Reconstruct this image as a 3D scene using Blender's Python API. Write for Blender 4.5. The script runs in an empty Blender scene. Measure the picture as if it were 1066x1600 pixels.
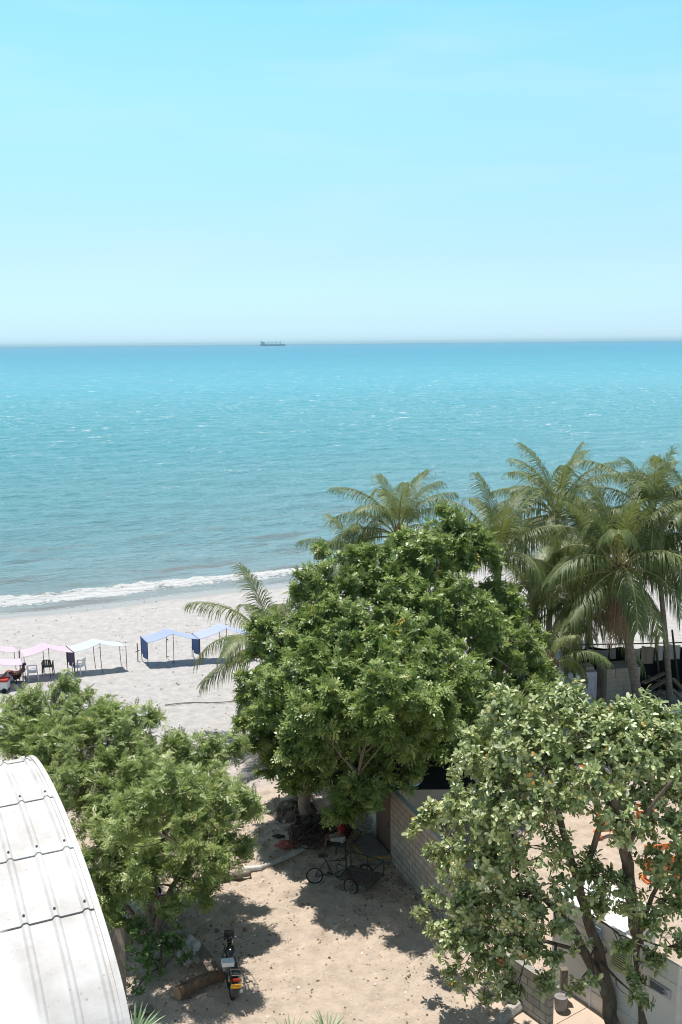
import bpy, math, random
import numpy as np
from mathutils import Vector, Matrix
random.seed(7); rng = np.random.default_rng(7)
scene = bpy.context.scene; COL = scene.collection
R = math.radians
# ------------------------------------------------------------------ camera
CAMZ = 16.0; PITCH = R(9.63); ROLL = R(0.54); FPX = 1600*35/36
cd = bpy.data.cameras.new('camera'); cam = bpy.data.objects.new('camera', cd); COL.objects.link(cam)
cd.sensor_fit = 'VERTICAL'; cd.sensor_height = 36; cd.sensor_width = 24; cd.lens = 35
cd.clip_start = 0.05; cd.clip_end = 200000
fwd = np.array([0, math.cos(PITCH), -math.sin(PITCH)]); up0 = np.array([0, math.sin(PITCH), math.cos(PITCH)])
r0 = np.array([1., 0, 0])
RIGHT = r0*math.cos(ROLL) - up0*math.sin(ROLL); UP = r0*math.sin(ROLL) + up0*math.cos(ROLL)
m = Matrix(((RIGHT[0], UP[0], -fwd[0], 0), (RIGHT[1], UP[1], -fwd[1], 0), (RIGHT[2], UP[2], -fwd[2], CAMZ), (0, 0, 0, 1)))
cam.matrix_world = m; scene.camera = cam
cd.dof.use_dof = True; cd.dof.focus_distance = 32; cd.dof.aperture_fstop = 4
# ------------------------------------------------------------------ world, sun, exposure
SUN_EL = R(73.5); SUN_H = np.array([-0.46, 0.89]); SUN_H = SUN_H/np.linalg.norm(SUN_H)
world = bpy.data.worlds.new('World'); scene.world = world; world.use_nodes = True
wn = world.node_tree; wl = wn.links
for n in list(wn.nodes): wn.nodes.remove(n)
wo = wn.nodes.new('ShaderNodeOutputWorld'); bg = wn.nodes.new('ShaderNodeBackground')
sky = wn.nodes.new('ShaderNodeTexSky'); sky.sky_type = 'NISHITA'; sky.sun_disc = False
sky.sun_elevation = SUN_EL; sky.sun_rotation = math.atan2(SUN_H[0], SUN_H[1])
sky.altitude = 0; sky.air_density = 1.0; sky.dust_density = 0.3; sky.ozone_density = 1.0
# tint the physical sky towards the cyan of the place, with faint high cloud streaks
tc = wn.nodes.new('ShaderNodeTexCoord'); mp = wn.nodes.new('ShaderNodeMapping')
mp.inputs['Scale'].default_value = (1.2, 1.2, 9); mp.inputs['Rotation'].default_value = (0.1, 0.06, 0)
ns = wn.nodes.new('ShaderNodeTexNoise'); ns.inputs['Scale'].default_value = 3.0; ns.inputs['Detail'].default_value = 6
rp = wn.nodes.new('ShaderNodeValToRGB'); rp.color_ramp.elements[0].position = .5; rp.color_ramp.elements[1].position = .85
rp.color_ramp.elements[1].color = (.5, .5, .5, 1)
sx = wn.nodes.new('ShaderNodeSeparateXYZ')
gr = wn.nodes.new('ShaderNodeValToRGB')
els = gr.color_ramp.elements
els[0].position = 0.0; els[0].color = (.80, 1.22, 1.95, 1)
els[1].position = 1.0; els[1].color = (.88, .82, .72, 1)
for p_, c_ in ((.022, (.78, 1.13, 1.76, 1)), (.083, (.98, 1.20, 1.34, 1)), (.142, (1.14, 1.44, 1.36, 1)), (.226, (1.36, 1.80, 1.48, 1)), (.297, (1.30, 1.98, 1.58, 1)), (.38, (.9, 1.05, .9, 1)), (.5, (.88, .82, .72, 1))):
    e = els.new(p_); e.color = c_
mul = wn.nodes.new('ShaderNodeMix'); mul.data_type = 'RGBA'; mul.blend_type = 'MULTIPLY'; mul.inputs[0].default_value = 1
mixc = wn.nodes.new('ShaderNodeMix'); mixc.data_type = 'RGBA'; mixc.inputs[7].default_value = (5.8, 7.9, 8.8, 1)
wl.new(tc.outputs['Generated'], mp.inputs['Vector']); wl.new(mp.outputs[0], ns.inputs['Vector']); wl.new(ns.outputs[0], rp.inputs[0])
wl.new(tc.outputs['Generated'], sx.inputs[0]); wl.new(sx.outputs[2], gr.inputs[0])
wl.new(sky.outputs[0], mul.inputs[6]); wl.new(gr.outputs[0], mul.inputs[7])
wl.new(rp.outputs[0], mixc.inputs[0]); wl.new(mul.outputs[2], mixc.inputs[6])
wl.new(mixc.outputs[2], bg.inputs[0]); bg.inputs[1].default_value = 0.1; wl.new(bg.outputs[0], wo.inputs[0])
ld = bpy.data.lights.new('sun', 'SUN'); ld.energy = 4.5; ld.angle = R(.5); ld.color = (1, .96, .9)
sun = bpy.data.objects.new('sun', ld); COL.objects.link(sun)
sd_ = Vector((SUN_H[0]*math.cos(SUN_EL), SUN_H[1]*math.cos(SUN_EL), math.sin(SUN_EL)))
sun.rotation_euler = sd_.to_track_quat('Z', 'Y').to_euler(); sun.location = (0, 0, 60)
scene.view_settings.view_transform = 'Standard'; scene.view_settings.look = 'None'
scene.view_settings.exposure = 0.2; scene.view_settings.gamma = 1
scene.render.engine = 'CYCLES'
scene.cycles.max_bounces = 6; scene.cycles.pixel_filter_type = 'BLACKMAN_HARRIS'; scene.cycles.filter_width = 1.05; scene.cycles.transparent_max_bounces = 8
# ------------------------------------------------------------------ helpers
def ray(px, py):
    d = fwd*FPX + RIGHT*(px-533) + UP*(800-py); return d/np.linalg.norm(d)
def G(px, py, z=0.0):
    d = ray(px, py); t = (z-CAMZ)/d[2]; return np.array([d[0]*t, d[1]*t, z])
def AY(px, py, Y):
    d = ray(px, py); t = Y/d[1]; return np.array([d[0]*t, Y, CAMZ+d[2]*t])
def _h(ix, iy, s):
    n = (ix*374761393 + iy*668265263 + s*1442695041).astype(np.int64) & 0x7fffffff
    n = ((n ^ (n >> 13))*1274126177) & 0x7fffffff
    return ((n ^ (n >> 16)) & 0xffff)/65535.0
def noise(x, y, s=0):
    x0 = np.floor(x); y0 = np.floor(y); fx = x-x0; fy = y-y0
    fx = fx*fx*(3-2*fx); fy = fy*fy*(3-2*fy); x0 = x0.astype(np.int64); y0 = y0.astype(np.int64)
    a = _h(x0, y0, s); b = _h(x0+1, y0, s); c = _h(x0, y0+1, s); d = _h(x0+1, y0+1, s)
    return (a*(1-fx)+b*fx)*(1-fy) + (c*(1-fx)+d*fx)*fy
def np_mesh(name, V, F, mat, attrs=None, smooth=False):
    """V (n,3), F (m,4) or list of such arrays"""
    me = bpy.data.meshes.new(name); Fs = F if isinstance(F, list) else [F]
    me.vertices.add(len(V)); me.vertices.foreach_set('co', np.asarray(V, np.float32).ravel())
    tot = np.concatenate([np.full(len(f), f.shape[1]) for f in Fs]); idx = np.concatenate([f.ravel() for f in Fs])
    me.loops.add(len(idx)); me.loops.foreach_set('vertex_index', idx.astype(np.int32))
    me.polygons.add(len(tot)); me.polygons.foreach_set('loop_start', np.concatenate([[0], np.cumsum(tot)[:-1]]).astype(np.int32))
    me.update(calc_edges=True)
    for k, a in (attrs or {}).items():
        at = me.attributes.new(k, 'FLOAT', 'POINT'); at.data.foreach_set('value', np.asarray(a, np.float32))
    if smooth: me.polygons.foreach_set('use_smooth', np.ones(len(tot), bool))
    me.materials.append(mat); return me
def link(name, me, parent=None, loc=None, rot=None):
    o = bpy.data.objects.new(name, me); COL.objects.link(o)
    if parent: o.parent = parent
    if loc is not None: o.location = [float(v) for v in loc]
    if rot is not None: o.rotation_euler = rot
    return o
def tag(o, label=None, cat=None, group=None, kind=None):
    if label: o['label'] = label
    if cat: o['category'] = cat
    if group: o['group'] = group
    if kind: o['kind'] = kind
    return o
def thing(name, label, cat, loc=(0, 0, 0), rz=0, group=None):
    o = link(name, None, None, loc, (0, 0, rz)); o.empty_display_size = .2
    return tag(o, label, cat, group)
def V3(*a): return np.array(a, float)
def nrm(v): v = np.asarray(v, float); return v/(np.linalg.norm(v)+1e-12)
class MB:
    def __init__(s): s.v = []; s.f = []
    def add(s, vs, fs):
        b = len(s.v); s.v += [tuple(float(c) for c in v) for v in vs]; s.f += [tuple(i+b for i in f) for f in fs]; return s
    def box(s, c, d, M=None, taper=1.0):
        vs = []
        for z in (-1, 1):
            for x, y in ((-1, -1), (1, -1), (1, 1), (-1, 1)):
                k = taper if z > 0 else 1
                vs.append(np.array([x*d[0]/2*k, y*d[1]/2*k, z*d[2]/2]))
        if M is not None: vs = [M @ v for v in vs]
        vs = [v+np.array(c, float) for v in vs]
        return s.add(vs, [(3, 2, 1, 0), (4, 5, 6, 7), (0, 1, 5, 4), (1, 2, 6, 5), (2, 3, 7, 6), (3, 0, 4, 7)])
    def beam(s, a, b, w, h, upv=(0, 0, 1)):
        a = V3(*a); b = V3(*b); x = nrm(b-a); u = V3(*upv)
        if abs(x @ u) > .98: u = V3(0, 1, 0)
        y = nrm(np.cross(u, x)); z = np.cross(x, y); M = np.stack([x, y, z], 1)
        return s.box((a+b)/2, (np.linalg.norm(b-a), w, h), M)
    def tube(s, pts, rad, n=6, cap=True, closed=False):
        pts = [V3(*p) for p in pts]; L = len(pts)
        if not hasattr(rad, '__len__'): rad = [rad]*L
        ring = []; pu = None; base = len(s.v); vs = []; fs = []
        for i, p in enumerate(pts):
            if closed: t = nrm(pts[(i+1) % L]-pts[i-1])
            else: t = nrm(pts[min(i+1, L-1)]-pts[max(i-1, 0)])
            if pu is None: pu = V3(0, 0, 1) if abs(t[2]) < .9 else V3(1, 0, 0)
            u = nrm(pu - t*(pu @ t)); w = np.cross(t, u); pu = u
            for k in range(n):
                a = 2*math.pi*k/n; vs.append(p+rad[i]*(math.cos(a)*u+math.sin(a)*w))
        for i in range(L if closed else L-1):
            j = (i+1) % L
            for k in range(n):
                k2 = (k+1) % n; fs.append((i*n+k, j*n+k, j*n+k2, i*n+k2))
        if cap and not closed:
            fs.append(tuple(range(n))); fs.append(tuple((L-1)*n+k for k in range(n))[::-1])
        return s.add(vs, fs)
    def lathe(s, prof, n=16, c=(0, 0, 0), M=None):
        vs = []; fs = []
        for r, z in prof:
            for k in range(n):
                a = 2*math.pi*k/n; v = np.array([r*math.cos(a), r*math.sin(a), z])
                if M is not None: v = M @ v
                vs.append(v+np.array(c, float))
        for i in range(len(prof)-1):
            for k in range(n):
                k2 = (k+1) % n; fs.append((i*n+k, i*n+k2, (i+1)*n+k2, (i+1)*n+k))
        if prof[0][0] > 1e-4: fs.append(tuple(range(n))[::-1])
        if prof[-1][0] > 1e-4: fs.append(tuple((len(prof)-1)*n+k for k in range(n)))
        return s.add(vs, fs)
    def torus(s, c, R_, r, axis=(0, 1, 0), n=24, m=8):
        ax = nrm(axis); u = nrm(np.cross(ax, (0, 0, 1) if abs(ax[2]) < .9 else (1, 0, 0))); w = np.cross(ax, u)
        pts = [V3(*c)+R_*(math.cos(2*math.pi*k/n)*u+math.sin(2*math.pi*k/n)*w) for k in range(n)]
        return s.tube(pts, r, m, closed=True)
    def grid(s, fn, nu, nv, th=0.0):
        """fn(u,v)->point, u,v in 0..1; optional thickness along z"""
        vs = [V3(*fn(i/nu, j/nv)) for i in range(nu+1) for j in range(nv+1)]
        k = nv+1; fs = [(i*k+j, (i+1)*k+j, (i+1)*k+j+1, i*k+j+1) for i in range(nu) for j in range(nv)]
        if th:
            N = len(vs); vs = vs+[v-V3(0, 0, th) for v in vs]; fs2 = [tuple(N+i for i in f[::-1]) for f in fs]
            ed = []
            for i in range(nu): ed += [((i+1)*k, i*k, N+i*k, N+(i+1)*k), (i*k+nv, (i+1)*k+nv, N+(i+1)*k+nv, N+i*k+nv)]
            for j in range(nv): ed += [(j, j+1, N+j+1, N+j), (nu*k+j+1, nu*k+j, N+nu*k+j, N+nu*k+j+1)]
            fs = fs+fs2+ed
        return s.add(vs, fs)
    def build(s, name, mat, parent=None, loc=None, smooth=False, bevel=0, rot=None):
        me = bpy.data.meshes.new(name); me.from_pydata(s.v, [], s.f); me.update(); me.materials.append(mat)
        if smooth: me.polygons.foreach_set('use_smooth', [True]*len(me.polygons))
        o = link(name, me, parent, loc, rot)
        if bevel:
            b = o.modifiers.new('bevel', 'BEVEL'); b.width = bevel; b.segments = 2; b.limit_method = 'ANGLE'
        return o
def rotz(a): c, s = math.cos(a), math.sin(a); return np.array([[c, -s, 0], [s, c, 0], [0, 0, 1.]])
def rotx(a): c, s = math.cos(a), math.sin(a); return np.array([[1., 0, 0], [0, c, -s], [0, s, c]])
def roty(a): c, s = math.cos(a), math.sin(a); return np.array([[c, 0, s], [0, 1., 0], [-s, 0, c]])
def instances(TV, TF, P, X, Z, S):
    X = X/np.linalg.norm(X, axis=1, keepdims=True)
    Y = np.cross(Z, X); Y /= np.linalg.norm(Y, axis=1, keepdims=True)+1e-9; Z = np.cross(X, Y)
    V = P[:, None, :] + S[:, None, None]*(TV[None, :, 0:1]*X[:, None, :]+TV[None, :, 1:2]*Y[:, None, :]+TV[None, :, 2:3]*Z[:, None, :])
    k, n = len(P), len(TV); F = TF[None]+(np.arange(k)*n)[:, None, None]
    return V.reshape(-1, 3), F.reshape(-1, TF.shape[1])
# ------------------------------------------------------------------ materials
def mat(name, col, rough=.6, spec=.5, metal=0, noise_=0, nscale=8, bump=0, bscale=30, col2=None, trans=0, stretch=None, coat=0):
    m = bpy.data.materials.new(name); m.use_nodes = True; nt = m.node_tree; b = nt.nodes['Principled BSDF']
    b.inputs['Base Color'].default_value = (*col, 1); b.inputs['Roughness'].default_value = rough
    b.inputs['Specular IOR Level'].default_value = spec; b.inputs['Metallic'].default_value = metal
    if coat: b.inputs['Coat Weight'].default_value = coat
    t = nt.nodes.new('ShaderNodeTexCoord'); vec = t.outputs['Object']
    if stretch:
        mp_ = nt.nodes.new('ShaderNodeMapping'); mp_.inputs['Scale'].default_value = stretch
        nt.links.new(vec, mp_.inputs[0]); vec = mp_.outputs[0]
    if noise_ or col2:
        n = nt.nodes.new('ShaderNodeTexNoise'); n.inputs['Scale'].default_value = nscale; n.inputs['Detail'].default_value = 6
        n.inputs['Roughness'].default_value = .65
        r = nt.nodes.new('ShaderNodeValToRGB'); r.color_ramp.elements[0].position = .32; r.color_ramp.elements[1].position = .68
        c2 = col2 or tuple(c*(1-noise_) for c in col)
        r.color_ramp.elements[0].color = (*c2, 1); r.color_ramp.elements[1].color = (*col, 1)
        nt.links.new(vec, n.inputs[0]); nt.links.new(n.outputs[0], r.inputs[0]); nt.links.new(r.outputs[0], b.inputs['Base Color'])
    if bump:
        n2 = nt.nodes.new('ShaderNodeTexNoise'); n2.inputs['Scale'].default_value = bscale; n2.inputs['Detail'].default_value = 5
        bp = nt.nodes.new('ShaderNodeBump'); bp.inputs['Strength'].default_value = 1; bp.inputs['Distance'].default_value = bump
        nt.links.new(vec, n2.inputs[0]); nt.links.new(n2.outputs[0], bp.inputs['Height']); nt.links.new(bp.outputs[0], b.inputs['Normal'])
    if trans:
        out = nt.nodes['Material Output']; tr = nt.nodes.new('ShaderNodeBsdfTranslucent'); mx = nt.nodes.new('ShaderNodeMixShader')
        mx.inputs[0].default_value = trans; tr.inputs[0].default_value = (*col, 1)
        nt.links.new(b.outputs[0], mx.inputs[1]); nt.links.new(tr.outputs[0], mx.inputs[2]); nt.links.new(mx.outputs[0], out.inputs[0])
    return m
def leaf_mat(name, cols, rough=.45, spec=.5, trans=.25, tcol=(.2, .35, .05)):
    """cols: ramp over the per-leaf 'var' attribute (tone from leaf to leaf, some with highlights painted in)"""
    m = bpy.data.materials.new(name); m.use_nodes = True; nt = m.node_tree; b = nt.nodes['Principled BSDF']; L = nt.links
    a = nt.nodes.new('ShaderNodeAttribute'); a.attribute_name = 'var'
    r = nt.nodes.new('ShaderNodeValToRGB'); e = r.color_ramp.elements
    e[0].position, e[0].color = cols[0][0], (*cols[0][1], 1); e[1].position, e[1].color = cols[-1][0], (*cols[-1][1], 1)
    for p, c in cols[1:-1]: q = e.new(p); q.color = (*c, 1)
    L.new(a.outputs['Fac'], r.inputs[0]); L.new(r.outputs[0], b.inputs['Base Color'])
    b.inputs['Roughness'].default_value = rough; b.inputs['Specular IOR Level'].default_value = spec
    tr = nt.nodes.new('ShaderNodeBsdfTranslucent'); mx = nt.nodes.new('ShaderNodeMixShader'); mx.inputs[0].default_value = trans
    mc = nt.nodes.new('ShaderNodeMix'); mc.data_type = 'RGBA'; mc.inputs[0].default_value = .6; mc.inputs[7].default_value = (*tcol, 1)
    L.new(r.outputs[0], mc.inputs[6]); L.new(mc.outputs[2], tr.inputs[0])
    L.new(b.outputs[0], mx.inputs[1]); L.new(tr.outputs[0], mx.inputs[2]); L.new(mx.outputs[0], nt.nodes['Material Output'].inputs[0])
    return m
# ------------------------------------------------------------------ shore
SEA_Z = -0.25
sA = G(0, 959, SEA_Z)[:2]; sB = G(462, 908, SEA_Z)[:2]
sdir = nrm(sB-sA); snor = np.array([-sdir[1], sdir[0]])
if snor[1] < 0: snor = -snor
def shore_dist(x, y):
    al = (x-sA[0])*sdir[0]+(y-sA[1])*sdir[1]
    return (x-sA[0])*snor[0]+(y-sA[1])*snor[1] + .8*np.sin(al*.09+.5)-.25 + .35*np.sin(al*.31+1.)+.5*(noise(al*.5, al*0, 5)-.5)
# ------------------------------------------------------------------ ground
def axis(lo, hi, step, far_lo, far_hi, g=1.25):
    a = list(np.arange(lo, hi, step)); d = step; x = lo; L = []
    while x > far_lo: d *= g; x -= d; L.append(x)
    d = step; x = a[-1]
    while x < far_hi: d *= g; x += d; a.append(x)
    return np.array(L[::-1]+a)
xs = axis(-13, 15, .1, -60000, 60000); ys = np.concatenate([axis(17, 44, .1, -3000, 44, 1.3)[:-1], axis(44.1, 75, .2, 44.1, 80000, 1.3)])
ys = np.unique(np.round(ys, 4))
X, Y = np.meshgrid(xs, ys, indexing='ij')
MND = G(500, 1312)
def ground_z(X, Y):
    sdv = shore_dist(X, Y)
    z = np.where(sdv < -7, 0, np.where(sdv < 0, -.25*((sdv+7)/7)**2, -.25-.07*sdv)); z = np.maximum(z, -6)
    dry = np.clip((-sdv-1.2)/3, 0, 1)
    near = (X > -40) & (X < 40) & (Y < 90) & (Y > 10)
    n = .035*(noise(X*2.6, Y*2.6, 1)-.5)+.03*(noise(X*5.5, Y*5.5, 2)-.5)+.09*(noise(X*.6, Y*.6, 3)-.5)
    ft = noise(X*3.3+7, Y*3.3, 9); n = n-.045*np.clip((ft-.62)*4, 0, 1)
    # wheel ruts in the yard
    rut = np.exp(-((X-(.2+.12*(Y-22)))**2)/.02)+np.exp(-((X-(1.5+.12*(Y-22)))**2)/.02)
    n = n-np.where((Y < 30) & (Y > 15), .02*rut, 0)
    n = n+.05*(noise(X*3.9+3, Y*3.1, 21)-.5)+.035*(noise(X*8.5, Y*8.5, 22)-.5)
    z = z+np.where(near, n*dry*(1.3-.75*np.clip((Y-34)/8, 0, 1)), 0)
    d = np.hypot(X-MND[0], (Y-MND[1]))
    return z+.32*np.exp(-(d/.9)**2)
Z = ground_z(X, Y)
sdg = shore_dist(X, Y)
ny = len(ys); I, J = np.meshgrid(np.arange(len(xs)-1), np.arange(ny-1), indexing='ij')
F = np.stack([I*ny+J, (I+1)*ny+J, (I+1)*ny+J+1, I*ny+J+1], -1).reshape(-1, 4)
def sand_material():
    m = bpy.data.materials.new('sand'); m.use_nodes = True; nt = m.node_tree; b = nt.nodes['Principled BSDF']; L = nt.links; N = nt.nodes.new
    t = N('ShaderNodeTexCoord'); sp = N('ShaderNodeSeparateXYZ'); L.new(t.outputs['Object'], sp.inputs[0])
    n1 = N('ShaderNodeTexNoise'); n1.inputs['Scale'].default_value = .35; n1.inputs['Detail'].default_value = 7; L.new(t.outputs['Object'], n1.inputs[0])
    ad = N('ShaderNodeMath'); ad.operation = 'MULTIPLY_ADD'; ad.inputs[1].default_value = 9; L.new(n1.outputs[0], ad.inputs[0]); L.new(sp.outputs[1], ad.inputs[2])
    mr = N('ShaderNodeMapRange'); mr.inputs[1].default_value = 36; mr.inputs[2].default_value = 44; L.new(ad.outputs[0], mr.inputs[0])
    mx = N('ShaderNodeMix'); mx.data_type = 'RGBA'; L.new(mr.outputs[0], mx.inputs[0])
    mx.inputs[6].default_value = (.62, .50, .395, 1); mx.inputs[7].default_value = (.535, .51, .495, 1)
    n2 = N('ShaderNodeTexNoise'); n2.inputs['Scale'].default_value = 2.2; n2.inputs['Detail'].default_value = 9; n2.inputs['Roughness'].default_value = .7; L.new(t.outputs['Object'], n2.inputs[0])
    r2 = N('ShaderNodeMapRange'); r2.inputs[1].default_value = .3; r2.inputs[2].default_value = .7; r2.inputs[3].default_value = .76; r2.inputs[4].default_value = 1.12; L.new(n2.outputs[0], r2.inputs[0])
    m2 = N('ShaderNodeMix'); m2.data_type = 'RGBA'; m2.blend_type = 'MULTIPLY'; m2.inputs[0].default_value = 1; L.new(mx.outputs[2], m2.inputs[6])
    cb = N('ShaderNodeCombineColor'); [L.new(r2.outputs[0], cb.inputs[i]) for i in range(3)]; L.new(cb.outputs[0], m2.inputs[7])
    # dark specks: fallen leaves, shells
    v = N('ShaderNodeTexVoronoi'); v.inputs['Scale'].default_value = 5.5; L.new(t.outputs['Object'], v.inputs[0])
    n4 = N('ShaderNodeTexNoise'); n4.inputs['Scale'].default_value = .8; L.new(t.outputs['Object'], n4.inputs[0])
    th = N('ShaderNodeMapRange'); th.inputs[1].default_value = .45; th.inputs[2].default_value = .75; th.inputs[3].default_value = .0; th.inputs[4].default_value = .12; L.new(n4.outputs[0], th.inputs[0])
    lt = N('ShaderNodeMath'); lt.operation = 'LESS_THAN'; L.new(v.outputs['Distance'], lt.inputs[0]); L.new(th.outputs[0], lt.inputs[1])
    h = N('ShaderNodeMath'); h.operation = 'MULTIPLY'; h.inputs[1].default_value = 0; L.new(lt.outputs[0], h.inputs[0])
    m3 = N('ShaderNodeMix'); m3.data_type = 'RGBA'; L.new(h.outputs[0], m3.inputs[0]); L.new(m2.outputs[2], m3.inputs[6]); m3.inputs[7].default_value = (.22, .16, .11, 1)
    # wet sand next to the water
    a = N('ShaderNodeAttribute'); a.attribute_name = 'sd'
    wn_ = N('ShaderNodeMath'); wn_.operation = 'MULTIPLY_ADD'; wn_.inputs[1].default_value = 1.2; L.new(n1.outputs[0], wn_.inputs[0]); L.new(a.outputs['Fac'], wn_.inputs[2])
    w = N('ShaderNodeMapRange'); w.inputs[1].default_value = -1.6; w.inputs[2].default_value = -.6; L.new(wn_.outputs[0], w.inputs[0])
    m4 = N('ShaderNodeMix'); m4.data_type = 'RGBA'; L.new(w.outputs[0], m4.inputs[0]); L.new(m3.outputs[2], m4.inputs[6]); m4.inputs[7].default_value = (.36, .33, .31, 1)
    L.new(m4.outputs[2], b.inputs['Base Color'])
    rr = N('ShaderNodeMapRange'); rr.inputs[3].default_value = .95; rr.inputs[4].default_value = .25; L.new(w.outputs[0], rr.inputs[0]); L.new(rr.outputs[0], b.inputs['Roughness'])
    b.inputs['Specular IOR Level'].default_value = .3
    n3 = N('ShaderNodeTexNoise'); n3.inputs['Scale'].default_value = 9; n3.inputs['Detail'].default_value = 8; n3.inputs['Roughness'].default_value = .7; L.new(t.outputs['Object'], n3.inputs[0])
    iv = N('ShaderNodeMath'); iv.operation = 'SUBTRACT'; iv.inputs[0].default_value = 1; L.new(w.outputs[0], iv.inputs[1])
    bp = N('ShaderNodeBump'); bp.inputs['Distance'].default_value = .08; L.new(iv.outputs[0], bp.inputs['Strength']); L.new(n3.outputs[0], bp.inputs['Height']); L.new(bp.outputs[0], b.inputs['Normal'])
    return m
SAND = sand_material()
o = link('ground', np_mesh('ground', np.stack([X, Y, Z], -1).reshape(-1, 3), F, SAND, {'sd': np.clip(sdg, -1000, 1000).ravel()}, True)); tag(o, kind='structure')
# ------------------------------------------------------------------ sea
rad = [45.]
while rad[-1] < 500: rad.append(rad[-1]*1.0038)
while rad[-1] < 20000: rad.append(rad[-1]*1.035)
rad = np.array(rad); ang = np.linspace(R(-42), R(42), 460)
RR, AA = np.meshgrid(rad, ang, indexing='ij'); X = RR*np.sin(AA); Y = RR*np.cos(AA)
sdw = shore_dist(X, Y); al = X*sdir[0]+Y*sdir[1]
wob = 6*(noise(al*.03, sdw*.02, 11)-.5)+2.2*(noise(al*.12, sdw*.08, 12)-.5)
amp = np.clip((sdw-2)/10, 0, 1)
Zw = amp*(.10*np.sin((sdw+wob)*.75)*(.35+noise(al*.06, sdw*.06, 13)) + .07*np.sin((sdw+al*.35+wob*1.4)*1.35)
          + .30*(noise(al*.55, sdw*1.5, 14)-.5) + .14*(noise(al*1.5, sdw*3.2, 15)-.5))
brk = np.exp(-((sdw-3.4-.5*np.sin(al*.2))/.75)**2); Zw += brk*(.12+.22*noise(al*2.2, sdw*2.2, 16))
for c_, w_, a_ in ((8.5, 1.0, .34), (14.5, 1.2, .30), (21, 1.5, .24), (30, 1.8, .2)):
    Zw += a_*np.exp(-((sdw-c_-1.5*np.sin(al*.07+c_))/w_)**2)*np.clip(noise(al*.07+c_, sdw*0, 18)*2.2-.7, 0, 1)
Zw *= np.clip(1.25-RR/380, 0, 1)**.7; Zw += SEA_Z
n2 = len(ang); I, J = np.meshgrid(np.arange(len(rad)-1), np.arange(n2-1), indexing='ij')
F = np.stack([I*n2+J, I*n2+J+1, (I+1)*n2+J+1, (I+1)*n2+J], -1).reshape(-1, 4)
keep = (sdw[:-1, :-1] > -3).ravel(); F = F[keep][:, ::-1]
def sea_material():
    m = bpy.data.materials.new('sea_water'); m.use_nodes = True; nt = m.node_tree; b = nt.nodes['Principled BSDF']; L = nt.links; N = nt.nodes.new
    t = N('ShaderNodeTexCoord'); a = N('ShaderNodeAttribute'); a.attribute_name = 'sd'
    mpn = N('ShaderNodeMapping'); mpn.inputs['Rotation'].default_value = (0, 0, -math.atan2(sdir[1], sdir[0])); L.new(t.outputs['Object'], mpn.inputs[0])
    def nz(scale, sc, detail=5, rough=.6):
        q = N('ShaderNodeMapping'); q.inputs['Scale'].default_value = sc; L.new(mpn.outputs[0], q.inputs[0])
        n = N('ShaderNodeTexNoise'); n.inputs['Scale'].default_value = scale; n.inputs['Detail'].default_value = detail; n.inputs['Roughness'].default_value = rough
        L.new(q.outputs[0], n.inputs[0]); return n.outputs[0]
    def math_(op, x, y=None, z=None):
        q = N('ShaderNodeMath'); q.operation = op
        for i, v in enumerate((x, y, z)):
            if v is None: continue
            if isinstance(v, (int, float)): q.inputs[i].default_value = v
            else: L.new(v, q.inputs[i])
        return q.outputs[0]
    def rng_(x, a0, a1, b0=0, b1=1):
        q = N('ShaderNodeMapRange'); q.inputs[1].default_value = a0; q.inputs[2].default_value = a1; q.inputs[3].default_value = b0; q.inputs[4].default_value = b1; L.new(x, q.inputs[0]); return q.outputs[0]
    lg = math_('LOGARITHM', math_('MAXIMUM', math_('ADD', a.outputs['Fac'], 2.0), 1.0), 10)
    patch = nz(.006, (1, 3, 1), 4); lgn = math_('ADD', lg, math_('MULTIPLY_ADD', patch, .5, -.25))
    r = N('ShaderNodeValToRGB'); e = r.color_ramp.elements; L.new(math_('DIVIDE', lgn, 4.5), r.inputs[0])
    stops = ((0, (.52, .56, .56)), (.16, (.40, .52, .55)), (.28, (.28, .49, .54)), (.42, (.15, .42, .49)), (.56, (.06, .37, .47)), (.68, (.055, .29, .42)), (.9, (.10, .26, .40)))
    e[0].position, e[0].color = stops[0][0], (*stops[0][1], 1); e[1].position, e[1].color = stops[-1][0], (*stops[-1][1], 1)
    for p, c in stops[1:-1]: q = e.new(p); q.color = (*c, 1)
    # sandy brown stirred water in the faces of the near-shore waves
    br = math_('MULTIPLY', rng_(nz(.25, (.35, 1.6, 1), 3), .52, .68), rng_(a.outputs['Fac'], 5, 40, .8, 0))
    mb = N('ShaderNodeMix'); mb.data_type = 'RGBA'; L.new(br, mb.inputs[0]); L.new(r.outputs[0], mb.inputs[6]); mb.inputs[7].default_value = (.27, .25, .24, 1)
    # foam band of the breaker, plus sun glints further out, painted as white specks
    big = nz(.9, (.7, 1.3, 1), 6, .7); fine = nz(3.5, (1, 1.4, 1), 6, .75)
    dist = math_('ABSOLUTE', math_('SUBTRACT', math_('ADD', a.outputs['Fac'], math_('MULTIPLY_ADD', nz(.16, (1, .2, 1), 2), 1.8, -.9)), 3.0))
    f1 = math_('ADD', rng_(dist, 0, 2.4, .95, -.45), math_('MULTIPLY_ADD', math_('ADD', big, fine), 1.9, -1.9))
    foam = rng_(f1, .34, .5)
    glints = math_('MULTIPLY', math_('MAXIMUM', rng_(nz(.6, (.5, 1.2, 1), 8, .85), .62, .65), rng_(nz(.15, (.7, 1.2, 1), 9, .9), .595, .615)), rng_(a.outputs['Fac'], 20, 120))
    edge = math_('MULTIPLY', rng_(math_('ABSOLUTE', math_('ADD', a.outputs['Fac'], math_('MULTIPLY_ADD', big, .8, -.6))), 0, .16, .6, 0), rng_(fine, .4, .6))
    fm = math_('MAXIMUM', math_('MAXIMUM', foam, glints), edge)
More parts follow.
